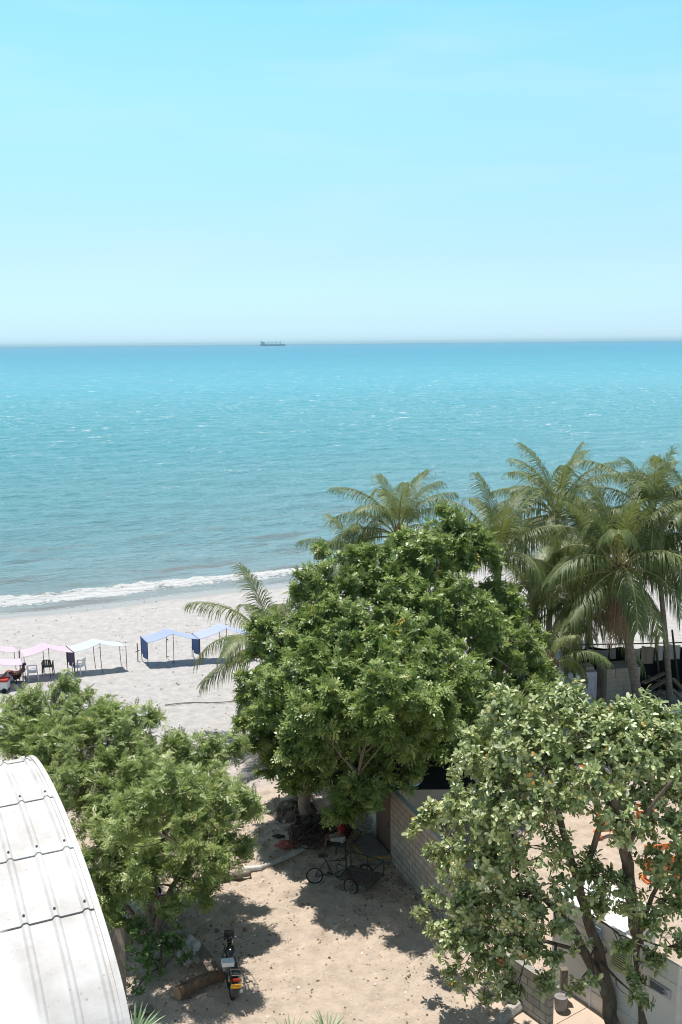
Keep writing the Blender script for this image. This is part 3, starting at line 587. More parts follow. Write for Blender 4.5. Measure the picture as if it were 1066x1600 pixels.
def heading(a, b): return math.atan2(b[1]-a[1], b[0]-a[0])
# ------------------------------------------------------------------ white arched roof
TH, RCX, RCY, RCZ, RR_, RB_, PIT = .438, -4.012, 13.155, 8.52, 3.868, .99, .354
ha = V3(math.sin(TH), -math.cos(TH), 0); aa = V3(math.cos(TH), math.sin(TH), 0); rc = V3(RCX, RCY, RCZ)
def roof_pt(u, t, off=0.0):
    n = nrm(ha*math.sin(t)/RR_+V3(0, 0, math.cos(t)/RB_)); return rc+ha*RR_*math.sin(t)-aa*u+V3(0, 0, RB_*math.cos(t))+n*off
ROOFM = mat('white_fibre_cement', (.72, .705, .70), .8, .2, col2=(.50, .475, .45), nscale=1.3, bump=.004, bscale=90)
nt = ROOFM.node_tree; b_ = nt.nodes['Principled BSDF']; vo = nt.nodes.new('ShaderNodeTexVoronoi'); vo.inputs['Scale'].default_value = 9
tcc = nt.nodes.new('ShaderNodeTexCoord'); nt.links.new(tcc.outputs['Object'], vo.inputs[0]); n5 = nt.nodes.new('ShaderNodeTexNoise'); n5.inputs['Scale'].default_value = 1.6; nt.links.new(tcc.outputs['Object'], n5.inputs[0])
mr5 = nt.nodes.new('ShaderNodeMapRange'); mr5.inputs[1].default_value = .4; mr5.inputs[2].default_value = .75; mr5.inputs[3].default_value = .02; mr5.inputs[4].default_value = .2; nt.links.new(n5.outputs[0], mr5.inputs[0])
ltn = nt.nodes.new('ShaderNodeMath'); ltn.operation = 'LESS_THAN'; nt.links.new(vo.outputs['Distance'], ltn.inputs[0]); nt.links.new(mr5.outputs[0], ltn.inputs[1])
h5 = nt.nodes.new('ShaderNodeMath'); h5.operation = 'MULTIPLY'; h5.inputs[1].default_value = .55; nt.links.new(ltn.outputs[0], h5.inputs[0])
mx5 = nt.nodes.new('ShaderNodeMix'); mx5.data_type = 'RGBA'; src = b_.inputs['Base Color'].links[0].from_socket
nt.links.new(h5.outputs[0], mx5.inputs[0]); nt.links.new(src, mx5.inputs[6]); mx5.inputs[7].default_value = (.34, .29, .26, 1); nt.links.new(mx5.outputs[2], b_.inputs['Base Color'])
rt = thing('arched_roof_building', 'building with a white ribbed barrel roof, its right edge curving down at the left', 'building', (RCX, RCY, 0))
us = []; hs = []; u = 0.0
UW = 5.2
k = 0
while u < UW:
    us += [u, u+.045, u+.075, u+.115, u+.145, u+.19, u+.26]; hs += [0, 0, .034, .034, 0, 0, 0]; u += PIT
def t_at(py, u=0):
    ts = np.linspace(-.6, 1.5, 800); d = [abs(proj(roof_pt(u, t))[1]-py) for t in ts]; return ts[int(np.argmin(d))]
joints = [-1.45, -.75, t_at(1243, .1), t_at(1320, .1), t_at(1415, .1), 1.5]
joints = [-1.45, -.8]+[j for j in joints[2:5]]+[1.52]
SEAM = mat('dark_gap', (.10, .09, .085), .9, .1)
for s in range(5):
    t0, t1 = joints[s], joints[s+1]; nt_ = 18; V = []; F = []; hgt = .010*(s+1)*0+.0
    mb = MB(); n = len(us)
    for i in range(nt_+1):
        t = t0+(t1+(.03 if s < 4 else 0)-t0)*i/nt_
        lift = .014*(i/nt_)+.0
        V += [roof_pt(us[j], t, hs[j]+lift) for j in range(n)]
    for i in range(nt_):
        for j in range(n-1): F.append((i*n+j, (i+1)*n+j, (i+1)*n+j+1, i*n+j+1))
    e0 = (nt_)*n; b2 = len(V); V += [V[e0+j]-V3(0, 0, .016) for j in range(n)]; F += [(e0+j, b2+j, b2+j+1, e0+j+1) for j in range(n-1)]
    mb.add(V, F); mb.build('roof_sheet', ROOFM, rt, (-RCX, -RCY, 0), smooth=False)
    if s < 4:
        mb = MB(); mb.tube([roof_pt(us[j], t1+.034, hs[j]*.9+.004) for j in range(n)], .006 if s == 3 else .0028, 4); mb.build('lap_seam', SEAM, rt, (-RCX, -RCY, 0))
mb = MB(); ts = np.linspace(-1.45, 1.52, 60)
prof = [(0.005, .03), (-.07, .03), (-.075, -.14), (-.06, -.14), (-.055, .012), (0.005, .012)]
V = [roof_pt(a, t, o_) for t in ts for a, o_ in prof]; m6 = len(prof)
F = [(i*m6+j, i*m6+(j+1) % m6, (i+1)*m6+(j+1) % m6, (i+1)*m6+j) for i in range(59) for j in range(m6)]
mb.add(V, F); mb.build('edge_flashing', ROOFM, rt, (-RCX, -RCY, 0))
sc = MB(); sc.lathe([(.016, 0), (.016, .012), (.006, .02), (0, .022)], 8)
first = None
for s in (1, 2, 3, 4):
    for kk in range(6):
        p_ = roof_pt(kk*PIT+.095, joints[s]-.005, .052)-V3(RCX, RCY, 0)
        if first is None: first = sc.build('roof_screw', SEAM, rt, p_)
        else:
            c_ = first.copy(); COL.objects.link(c_); c_.location = [float(q) for q in p_]
mb = MB(); ts = np.linspace(-1.4, 1.5, 30); V = []
for u_ in (.03, 5.1):
    V += [roof_pt(u_, t, -.03) for t in ts]+[V3(*roof_pt(u_, t)[:2], 0) for t in ts]
F = []
for q in (0, 60):
    F += [(q+i, q+i+1, q+30+i+1, q+30+i) for i in range(29)]
F += [(29, 89, 119, 59), (0, 30, 90, 60)]
mb.add(V, F); mb.build('wall', mat('cream_render', (.62, .56, .47), .9, .2, noise_=.15, nscale=2), rt, (-RCX, -RCY, 0))
# near white balcony ledge, out of focus
p_ = ray(46, 1520)*.42+V3(0, 0, CAMZ); d_ = V3(-math.sin(R(31)), math.cos(R(31)), 0); q_ = V3(-d_[1], d_[0], 0)
mb = MB(); c_ = p_+d_*.25+q_*.15-V3(0, 0, .05); mb.box((0, 0, 0), (1.5, .30, .10), None); o = mb.build('balcony_ledge', WHITE, None, c_, bevel=.01, rot=(0, 0, math.atan2(d_[1], d_[0])))
tag(o, 'blurred smooth white ledge very close at the bottom left corner', 'ledge')
# ------------------------------------------------------------------ beach awnings
def cloth(name, col, tr=.35): return mat(name, col, .85, .1, trans=tr)
PINK = cloth('pink_cloth', (.86, .68, .80)); LILAC = cloth('lilac_cloth', (.80, .70, .88)); PALE = cloth('pale_aqua_cloth', (.74, .82, .86)); BLUE = cloth('blue_cloth', (.52, .60, .82)); BLUE2 = cloth('light_blue_cloth', (.60, .66, .86)); CURT = cloth('dark_blue_cloth', (.13, .19, .38), .2); CURT2 = cloth('grey_purple_cloth', (.13, .12, .18), .15)
def awning(label, FL, FR, BL, BR, eave, ridge, mt, curtains=(), mt2=None, rt_=.5):
    FL, FR, BL, BR = [G(*p) for p in (FL, FR, BL, BR)]; c = (FL+FR+BL+BR)/4
    t = thing('beach_awning', label, 'awning', c, group='cloth awnings set up on the beach')
    def P(u, v):
        a = FL*(1-u)+FR*u; b = BL*(1-u)+BR*u; p = a*(1-v)+b*v; k = u/rt_ if u < rt_ else (1-u)/(1-rt_)
        z = eave+(ridge-eave)*k-.05*math.sin(math.pi*(k % 1))-.03*math.sin(math.pi*v)*abs(math.sin(6*u))+.03*(1-v)*0
        return p+V3(0, 0, z)-c
    mb = MB(); mb.grid(P, 24, 8, .008); mb.build('canopy', mt, t, smooth=True)
    for q, zz in ((FL, eave), (FR, eave), (BL, eave), (BR, eave), (FL*(1-rt_)+FR*rt_, ridge), (BL*(1-rt_)+BR*rt_, ridge)):
        mb = MB(); s = q-c; mb.tube([s+V3(rng.normal()*.03, 0, -.05), s+V3(0, 0, zz*.5), s+V3(0, 0, zz+.02)], .016, 6); mb.build('pole', POLE, t)
    for side, lo, m_ in curtains:
        A, B_ = (FL, BL) if side == 'L' else (FR, BR)
        def Q(u, v, A=A, B_=B_): return A*(1-u)+B_*u-c+V3(.03*math.sin(u*16)*v, .02*math.cos(u*13)*v, eave*(1-v)+lo*v+.05*math.sin(u*9)*v)
        mb = MB(); mb.grid(lambda u, v: Q(u, v), 14, 8); mb.grid(lambda u, v: Q(u, v)+V3(.006, .004, 0), 14, 8); mb.build('side_curtain', m_, t, smooth=True)
    return t
awning('pale aqua awning, rightmost of the left-hand row, beside the pink one', (118, 1056), (198.5, 1046), (106.5, 1046), (188.5, 1038.5), 1.2, 1.5, PALE, [('L', .35, CURT2)])
awning('pink awning between the pale aqua one and the lilac one', (40, 1064), (117, 1056.3), (33, 1053), (105.5, 1046.3), 1.2, 1.52, PINK)
awning('pale pink awning at the left frame edge, behind the lilac one', (-42, 1066), (32, 1055), (-50, 1056), (24, 1046), 1.2, 1.45, PINK)
awning('lilac awning at the left frame edge shading the reclining person', (-40, 1084), (38, 1075), (-45, 1072), (36, 1064), 1.15, 1.3, LILAC, [('R', .75, CURT2)])
awning('blue awning with dark blue side curtains, left one of the blue pair', (232, 1042), (312.5, 1036), (221.5, 1031), (301, 1026.5), 1.25, 1.62, BLUE, [('L', .3, CURT), ('R', .35, CURT)], rt_=.5)
awning('lighter blue awning partly hidden by palm fronds, right one of the blue pair', (313.5, 1036), (397, 1030), (302, 1026), (386, 1020), 1.25, 1.72, BLUE2)
mb = MB(); s_ = G(215.5, 1032); mb.tube([(0, 0, -.1), (.02, 0, .5), (0, 0, .92)], .025, 6); mb.beam((-.12, 0, .45), (.12, 0, .55), .03, .03); o = mb.build('stake', POLE, None, s_); tag(o, 'thin wooden stake standing alone between the two rows of awnings', 'stake')
# ------------------------------------------------------------------ chairs
def plastic_chair(label, loc, rz, m_, group):
    t = thing('plastic_chair', label, 'chair', loc, rz, group)
    mb = MB(); mb.grid(lambda u, v: ((u-.5)*.46, (v-.5)*.44, .43+.015*math.cos(v*5)), 6, 6, .02); mb.build('seat', m_, t)
    mb = MB()
    def bk(u, v): return ((u-.5)*(.46-.08*v*v), -.22-.14*v+.05*abs(u-.5)*2*v, .43+.45*v*(1-.1*(2*u-1)**2))
    for i in range(5): mb.grid(lambda u, v: bk(i/5+.02+u*.155, v), 2, 8)
    mb.grid(lambda u, v: bk(u, .9+.1*v), 8, 2); mb.grid(lambda u, v: V3(*bk(u, .9+.1*v))+V3(0, -.02, 0), 8, 2); mb.build('backrest', m_, t)
    for sx in (-1, 1):
        mb = MB(); mb.beam((sx*.25, .2, .64), (sx*.25, -.26, .66), .055, .025); mb.build('armrest', m_, t)
        for sy in (-1, 1):
            mb = MB(); mb.tube([(sx*.27, sy*.25, 0), (sx*.235, sy*.21, .43), (sx*.25, sy*.2, .64)], [.022, .028, .02], 6); mb.build('leg', m_, t)
    return t
PLW = mat('white_plastic', (.72, .73, .74), .4, .5); PLB = mat('black_plastic', (.03, .035, .04), .45, .5)
GC = 'plastic chairs around the place'
plastic_chair('white plastic armchair under the pink awning, beside the reclining person', GG(52, 1062), R(-70), PLW, GC)
plastic_chair('dark green-black plastic armchair under the pink awning, seen from behind', GG(75.5, 1053), R(10), PLB, GC)
plastic_chair('white plastic armchair under the pale aqua awning, near its left curtain', GG(124, 1053), R(75), PLW, GC)
plastic_chair('white plastic armchair beside the purple table under the left tree', GG(216, 1442), R(200), PLW, GC)
# ------------------------------------------------------------------ people
def body(parent, J, E, m_, name='body'):
    """J: {joint: (pos, radius)}; one continuous skinned surface, pelvis root"""
    ks = list(J); me = bpy.data.meshes.new(name); me.from_pydata([tuple(map(float, J[k][0])) for k in ks], [(ks.index(a), ks.index(b)) for a, b in E], []); me.update()
    o = link(name, me, parent); md = o.modifiers.new('skin', 'SKIN')
    sv = me.skin_vertices[0].data
    for i, k in enumerate(ks):
        r = J[k][1]; sv[i].radius = (r, r) if not hasattr(r, '__len__') else r
    sv[0].use_root = True; md.use_smooth_shade = True; sb = o.modifiers.new('sub', 'SUBSURF'); sb.levels = 1; sb.render_levels = 2
    dg = bpy.context.evaluated_depsgraph_get(); dg.update(); m2 = bpy.data.meshes.new_from_object(o.evaluated_get(dg)); o.modifiers.clear(); o.data = m2; m2.materials.clear(); m2.materials.append(m_); return o
def person(label, loc, rz, pose, skin, shirt, shorts, hairm, cap=False, group=None):
    """pose joints in local frame (x forward, z up)"""
    t = thing('person', label, 'person', loc, rz, group); P = {k: V3(*v) for k, v in pose.items()}; J = {}; E = []
    def j(k, p, r): J[k] = (p, r)
    pe = P['pelvis']; ch = P['chest']; nk = P['neck']; hd = P['head']; upv = nrm(nk-pe)
    j('pelvis', pe, (.13, .11)); j('belly', pe*.5+ch*.5, (.12, .10)); j('chest', ch, (.145, .11)); j('neck0', nk, (.075, .07)); j('neck1', nk*.6+hd*.4, .052)
    hu = nrm(hd-nk); j('jaw', hd-hu*.06+P['face']*.02, (.062, .068)); j('head', hd+hu*.01, (.082, .092)); j('crown', hd+hu*.09, (.062, .07)); j('nose', hd+P['face']*.115-hu*.01, .013)
    E += [('pelvis', 'belly'), ('belly', 'chest'), ('chest', 'neck0'), ('neck0', 'neck1'), ('neck1', 'jaw'), ('jaw', 'head'), ('head', 'crown'), ('head', 'nose')]
    for s, sy in (('l', 1), ('r', -1)):
        sh = P['sh_'+s]; el = P['el_'+s]; wr = P['wr_'+s]; kn = P['kn_'+s]; an = P['an_'+s]; to = P['to_'+s]; hp = pe+V3(0, sy*.10, -.03)
        j('sh'+s, sh, .055); j('ua'+s, sh*.5+el*.5, .046); j('el'+s, el, .038); j('fa'+s, el*.5+wr*.5, .036); j('wr'+s, wr, .024); d = nrm(wr-el); j('pa'+s, wr+d*.05, (.036, .018))
        E += [('chest', 'sh'+s), ('sh'+s, 'ua'+s), ('ua'+s, 'el'+s), ('el'+s, 'fa'+s), ('fa'+s, 'wr'+s), ('wr'+s, 'pa'+s)]
        lat = nrm(np.cross(d, V3(0, 0, 1)) if abs(d[2]) < .9 else V3(0, 1, 0)); dn = nrm(np.cross(lat, d)); dn = dn if dn[2] < 0 else -dn
        for q, (o_, L) in enumerate(((-.028, .06), (-.01, .072), (.01, .07), (.027, .055))):
            a = wr+d*.09+lat*o_; j(f'f{q}a'+s, a, .0095); j(f'f{q}b'+s, a+d*L*.55+dn*.006, .009); j(f'f{q}c'+s, a+d*L+dn*.022, .008); E += [('pa'+s, f'f{q}a'+s), (f'f{q}a'+s, f'f{q}b'+s), (f'f{q}b'+s, f'f{q}c'+s)]
        j('ta'+s, wr+d*.05+lat*.04*sy, .011); j('tb'+s, wr+d*.08+lat*.06*sy+dn*.01, .009); E += [('pa'+s, 'ta'+s), ('ta'+s, 'tb'+s)]
        j('hp'+s, hp, .095); j('th'+s, hp*.5+kn*.5, .078); j('kn'+s, kn, .055); j('ca'+s, kn*.65+an*.35, .054); j('sn'+s, kn*.3+an*.7, .04); j('an'+s, an, .036); j('ft'+s, an*.4+to*.6, (.042, .03)); j('to'+s, to, (.035, .02))
        E += [('pelvis', 'hp'+s), ('hp'+s, 'th'+s), ('th'+s, 'kn'+s), ('kn'+s, 'ca'+s), ('ca'+s, 'sn'+s), ('sn'+s, 'an'+s), ('an'+s, 'ft'+s), ('ft'+s, 'to'+s)]
    body(t, J, E, skin)
    if shirt:
        S = {'pelvis': (pe+upv*.03, (.145, .125)), 'belly': (J['belly'][0], (.14, .12)), 'chest': (ch, (.165, .13)), 'n': (nk, (.09, .085))}; SE = [('pelvis', 'belly'), ('belly', 'chest'), ('chest', 'n')]
        for s in 'lr': S['s'+s] = (P['sh_'+s], .07); S['u'+s] = (P['sh_'+s]*.45+P['el_'+s]*.55, .062); SE += [('chest', 's'+s), ('s'+s, 'u'+s)]
        body(t, S, SE, shirt, 'shirt')
    S = {'pelvis': (pe, (.15, .13))}; SE = []
    for s, sy in (('l', 1), ('r', -1)):
        hp = pe+V3(0, sy*.10, -.03); S['h'+s] = (hp, .11); S['m'+s] = (hp*.5+P['kn_'+s]*.5, .095); S['k'+s] = (hp*.15+P['kn_'+s]*.85, .082); SE += [('pelvis', 'h'+s), ('h'+s, 'm'+s), ('m'+s, 'k'+s)]
    body(t, S, SE, shorts, 'shorts')
    hb = MB(); M = np.stack([P['face'], np.cross(hu, P['face']), hu], 1)
    hb.lathe([(.098, -.005), (.101, .03), (.09, .075), (.06, .105), (.0, .118)], 14, hd-P['face']*.012, M); hb.build('cap' if cap else 'hair', hairm, t, smooth=True)
    if cap:
        cb_ = MB(); cb_.grid(lambda u, v: hd+P['face']*(.09+.09*u*(1-(2*v-1)**2*.4))+np.cross(hu, P['face'])*(v-.5)*.15+hu*(.01-.02*u), 4, 6, .006); cb_.build('cap_peak', hairm, t)
    for sy in (-1, 1):
        eb = MB(); eb.lathe([(0, -.011), (.011, 0), (0, .011)], 8, hd+P['face']*.086+np.cross(hu, P['face'])*sy*.032+hu*.012); eb.build('eye', DARK, t)
    return t
CL = lambda n, c: mat(n, c, .9, .1, noise_=.15, nscale=12)
f_ = nrm((-.0, 0, 0))
seat_p = {'pelvis': (0, 0, .50), 'chest': (-.06, 0, .84), 'neck': (-.03, 0, 1.02), 'head': (.02, 0, 1.17), 'face': nrm((.97, 0, -.25)),
          'sh_l': (-.04, .2, .96), 'sh_r': (-.04, -.2, .96), 'el_l': (.08, .25, .70), 'el_r': (.08, -.25, .70), 'wr_l': (.32, .16, .60), 'wr_r': (.32, -.14, .60),
          'kn_l': (.46, .14, .56), 'kn_r': (.46, -.12, .50), 'an_l': (.50, .15, .10), 'an_r': (.74, -.16, .09), 'to_l': (.66, .17, .03), 'to_r': (.90, -.2, .04)}
loc = GG(532, 1334); person('person in red shirt and pale shorts sitting behind the cargo tricycle, one leg stretched out', loc, R(180+8), seat_p, SKIN, CL('red_shirt', (.28, .03, .03)), CL('pale_shorts', (.50, .50, .49)), mat('black_hair', (.01, .01, .01), .7))
t = thing('stool', 'low stool under the person in red, behind the cargo tricycle', 'stool', loc+V3(.02, .02, 0)); mb = MB(); mb.box((0, 0, .37), (.34, .34, .04)); mb.build('seat', PLB, t)
for a_ in (-1, 1):
    for b in (-1, 1): mb = MB(); mb.beam((a_*.16, b*.16, 0), (a_*.13, b*.13, .35), .035, .035); mb.build('leg', PLB, t)
rec = {'pelvis': (0, 0, .36), 'chest': (-.24, 0, .58), 'neck': (-.36, 0, .70), 'head': (-.38, 0, .86), 'face': nrm((.95, 0, -.1)),
       'sh_l': (-.33, .2, .65), 'sh_r': (-.33, -.2, .65), 'el_l': (-.12, .28, .48), 'el_r': (-.12, -.28, .48), 'wr_l': (.12, .22, .46), 'wr_r': (.12, -.22, .46),
       'kn_l': (.42, .12, .60), 'kn_r': (.44, -.12, .56), 'an_l': (.62, .12, .20), 'an_r': (.78, -.12, .20), 'to_l': (.80, .13, .22), 'to_r': (.95, -.13, .26)}
loc = GG(27, 1066); person('person in a dark cap reclining on a low lounge chair under the lilac awning', loc, R(180), rec, SKIN2, None, CL('dark_shorts', (.12, .05, .05)), mat('dark_cap', (.02, .03, .05), .8), cap=True)
t = thing('lounge_chair', 'low black lounge chair carrying the reclining person on the beach', 'chair', loc, R(180))
mb = MB(); mb.grid(lambda u, v: (.95-1.0*u, (v-.5)*.55, .17+.06*math.cos(u*6)), 8, 3, .03); mb.build('seat', PLB, t)
mb = MB(); mb.grid(lambda u, v: (-.08-.42*u, (v-.5)*.55, .22+.48*u), 5, 3, .03); mb.build('backrest', PLB, t)
for x in (-.05, .8):
    for y in (-.25, .25): mb = MB(); mb.beam((x, y, 0), (x, y, .2), .04, .04); mb.build('leg', PLB, t)
t = thing('cooler', 'red and white cooler box on wheels at the left frame edge by the lounge', 'cooler', GG(0, 1080)); mb = MB(); mb.box((0, 0, .34), (.85, .5, .4), taper=1.03); mb.build('box', WHITE, t, bevel=.03)
mb = MB(); mb.box((0, 0, .59), (.92, .56, .10), taper=.96); mb.build('lid', CL('red_plastic', (.45, .07, .06)), t, bevel=.02)
for x in (-.3, .3):
    for y in (-.27, .27): mb = MB(); mb.torus((x, y, .12), .09, .03, n=14, m=6); mb.lathe([(.09, -.015), (.09, .015)], 12, (x, y, .12), rotx(R(90))); mb.build('wheel', RUBBER, t)
# ------------------------------------------------------------------ wheels
def wheel(parent, c, r, tyre, ax=(0, 1, 0), nsp=14, hubr=.025, wide=1.0):
    mb = MB(); mb.torus(c, r-tyre, tyre*wide, ax, 30, 8); w = mb.build('wheel', RUBBER, parent, smooth=True)
    mb = MB(); mb.torus(c, r-2*tyre, tyre*.55, ax, 30, 6); mb.build('rim', STEEL, w, smooth=True)
    a = nrm(ax); u_ = nrm(np.cross(a, (0, 0, 1))); v_ = np.cross(a, u_); c = V3(*c); mb = MB()
    for k in range(nsp):
        q = 2*math.pi*k/nsp; mb.beam(c+a*.02*(-1)**k, c+(u_*math.cos(q)+v_*math.sin(q))*(r-2*tyre), .004, .004)
    mb.tube([c-a*.04, c+a*.04], hubr, 8); mb.build('spokes', STEEL, w)
    return w
# cargo tricycle
A_ = GG(492, 1379); B_ = GG(566, 1377); hd_ = heading(A_, B_); GREEN = mat('dark_green_paint', (.02, .06, .05), .5, .4, noise_=.4, nscale=12)
t = thing('cargo_tricycle', 'dark cargo tricycle with a railed load bed, parked in the shade of the dark tree', 'tricycle', A_, hd_)
wheel(t, (0, 0, .26), .26, .025, nsp=18)
RZ = rotz(R(-32)); PV = V3(.93, 0, 0)
def ab(x, y, z): return PV+RZ @ V3(x-.93, y, z)
wx = 1.38
for sy in (-.48, .48): wheel(t, ab(wx, sy, .25), .25, .03, ax=RZ @ V3(0, 1, 0), nsp=14)
mb = MB()
for a, b, r_ in (((0, .05, .26), (.55, .03, .30), .014), ((0, -.05, .26), (.55, -.03, .30), .014), ((.55, 0, .28), (.27, 0, .88), .017), ((0, .04, .26), (.33, .02, .72), .012), ((0, -.04, .26), (.33, -.02, .72), .012),
                 ((.33, 0, .72), (.95, 0, .74), .016), ((.55, 0, .28), (.95, 0, .48), .017), ((.95, 0, .40), (.95, 0, .80), .02)):
    mb.tube([a, b], r_, 8)
mb.build('frame', DARK, t)
mb = MB(); mb.grid(lambda u, v: (.12+.3*u, (v-.5)*(.2-.13*u), .93-.02*math.sin(u*3)), 6, 5, .05); mb.build('saddle', DARK, t, bevel=.01)
mb = MB(); mb.torus((.55, 0, .28), .09, .008, n=20, m=5); mb.beam((.55, .06, .28), (.66, .06, .16), .02, .012); mb.beam((.55, -.06, .28), (.44, -.06, .40), .02, .012); mb.box((.68, .11, .15), (.09, .09, .02)); mb.box((.42, -.11, .41), (.09, .09, .02)); mb.build('pedals', DARK, t)
mb = MB(); mb.tube([(.62, -.42, .98), (.78, -.36, 1.0), (.92, -.3, .95), (.92, .3, .95), (.78, .36, 1.0), (.62, .42, .98)], .014, 8); mb.tube([(.95, 0, .78), (.92, 0, .95)], .02, 8); mb.build('handlebar', DARK, t)
x0, x1 = .88, .88+1.12
mb = MB()
for z in (.36, .80):
    mb.tube([ab(x0, -.42, z), ab(x1, -.42, z), ab(x1, .42, z), ab(x0, .42, z)], .02, 6, closed=True)
for x in (x0, (x0+x1)/2, x1):
    for y in (-.42, .42): mb.tube([ab(x, y, .36), ab(x, y, .80)], .016, 6)
mb.tube([ab(wx, -.48, .25), ab(wx, .48, .25)], .016, 6); mb.build('load_frame', GREEN, t)
mb = MB()
for i in range(6): mb.box(ab((x0+x1)/2, -.34+i*.137, .385), (1.05, .12, .018), RZ)
mb.build('load_floor', mat('grey_red_boards', (.17, .12, .11), .9, .2, noise_=.5, nscale=5), t)
# ------------------------------------------------------------------ motorcycle
def motorcycle(label, loc, rz, plate=True, lean=R(7)):
    t = thing('motorcycle', label, 'motorcycle', loc, rz, 'motorcycles under the left tree'); t.rotation_euler = (lean, 0, rz)
    wheel(t, (0, 0, .29), .29, .045, nsp=10, hubr=.06); wheel(t, (1.25, 0, .29), .29, .04, nsp=10, hubr=.05)
    mb = MB(); mb.tube([(0, .1, .29), (.5, .1, .35)], .03, 6); mb.tube([(0, -.1, .29), (.5, -.1, .35)], .03, 6); mb.tube([(.5, 0, .35), (.45, 0, .68), (1.0, 0, .82)], .03, 6); mb.tube([(.5, 0, .30), (.9, 0, .35), (1.02, 0, .8)], .03, 6); mb.build('frame', DARK, t)
    mb = MB(); mb.box((.65, 0, .42), (.32, .24, .26)); mb.lathe([(.11, -.16), (.11, .16)], 12, (.72, 0, .36), rotx(R(90))); mb.build('engine', STEEL, t, bevel=.02)
    mb = MB(); mb.tube([(.7, -.13, .3), (.4, -.16, .24), (0, -.18, .27), (-.22, -.18, .34)], [.02, .03, .045, .045], 8); mb.build('exhaust', STEEL, t)
    mb = MB(); mb.lathe([(.0, -.27), (.09, -.2), (.145, 0), (.13, .18), (0, .27)], 12, (.78, 0, .78), roty(R(90))); mb.build('fuel_tank', mat('black_gloss', (.015, .015, .018), .15, .6), t, smooth=True)
    mb = MB(); mb.grid(lambda u, v: (-.2+.78*u, (v-.5)*(.26-.06*u), .80-.04*math.sin(u*3.1)), 8, 4, .09); mb.build('seat', PLB, t, bevel=.02)
    for sy in (-1, 1):
        mb = MB(); mb.tube([(1.25, sy*.09, .29), (1.1, sy*.08, .72), (1.03, sy*.08, .95)], .022, 6); mb.build('fork', STEEL, t)
        mb = MB(); mb.tube([(.98, sy*.30, 1.04), (1.0, sy*.34, 1.2)], .006, 5); mb.lathe([(.0, -.012), (.06, -.01), (.06, .01), (0, .012)], 10, (.98, sy*.36, 1.23), roty(R(90))); mb.build('mirror', DARK, t)
        mb = MB(); mb.lathe([(.0, -.03), (.025, -.02), (.03, .02), (0, .04)], 8, (-.20, sy*.14, .62), roty(R(90))); mb.build('indicator', mat('orange_lens', (.7, .25, .03), .3), t)
    mb = MB(); mb.tube([(.90, -.38, 1.02), (.98, -.2, 1.05), (1.02, 0, 1.0), (.98, .2, 1.05), (.90, .38, 1.02)], .014, 8); mb.build('handlebar', DARK, t)
    mb = MB(); mb.lathe([(0, -.1), (.10, -.06), (.13, .02), (.12, .08), (0, .1)], 12, (1.14, 0, .93), roty(R(90))); mb.box((1.12, 0, 1.06), (.12, .26, .16)); mb.build('front_fairing', DARK, t, bevel=.02)
    mb = MB(); mb.grid(lambda u, v: (1.25+.36*math.cos(R(30+110*u)), (v-.5)*.12, .29+.36*math.sin(R(30+110*u))), 8, 2, .01); mb.build('front_fender', DARK, t)
    mb = MB(); mb.grid(lambda u, v: (-.0-.36*math.cos(R(-5+75*u)), (v-.5)*.16, .33+.36*math.sin(R(-5+75*u))), 8, 2, .01); mb.build('rear_fender', DARK, t)
    mb = MB(); mb.box((-.3, 0, .70), (.05, .16, .07)); mb.build('tail_light', mat('red_lens', (.5, .02, .02), .25), t, bevel=.015)
    mb = MB(); mb.tube([(.1, -.12, .84), (-.36, -.12, .86), (-.36, .12, .86), (.1, .12, .84)], .01, 6); mb.beam((-.1, -.12, .85), (-.1, .12, .85), .015, .015); mb.build('rear_rack', STEEL, t)
    mb = MB(); mb.tube([(.45, .1, .3), (.4, .28, .02)], .012, 5); mb.build('kickstand', DARK, t)
    if plate:
        M = roty(R(-22)); mb = MB(); mb.box((0, 0, 0), (.012, .25, .16), M); p_ = mb.build('number_plate', mat('yellow_plate', (.80, .42, .03), .4), t, (-.375, 0, .58))
        me = text_mesh('CMU', .095); me.materials.append(DARK); o_ = link('plate_text', me, p_, (-.0085, 0, .01)); o_.rotation_euler = Matrix(((0, -math.sin(R(22)), -math.cos(R(22))), (-1, 0, 0), (0, math.cos(R(22)), -math.sin(R(22))))).to_euler()
    return t
A_ = GG(362, 1563); B_ = GG(350, 1510); motorcycle('black motorcycle with a yellow rear plate and a white box on its seat, facing away', A_, heading(A_, B_))
hh = heading(A_, B_); bx = A_+V3(math.cos(hh), math.sin(hh), 0)*.05; mb = MB(); mb.box((0, 0, .0), (.20, .30, .10)); mb.box((0, 0, .057), (.21, .31, .015)); o = mb.build('box', PLW, None, bx+V3(-.06, 0, .935), bevel=.012, rot=(R(7), 0, hh)); tag(o, 'flat white box resting on the motorcycle seat', 'box')
motorcycle('dark motorcycle half hidden by leaves next to the white roof edge', GG(170, 1425), R(25), False)
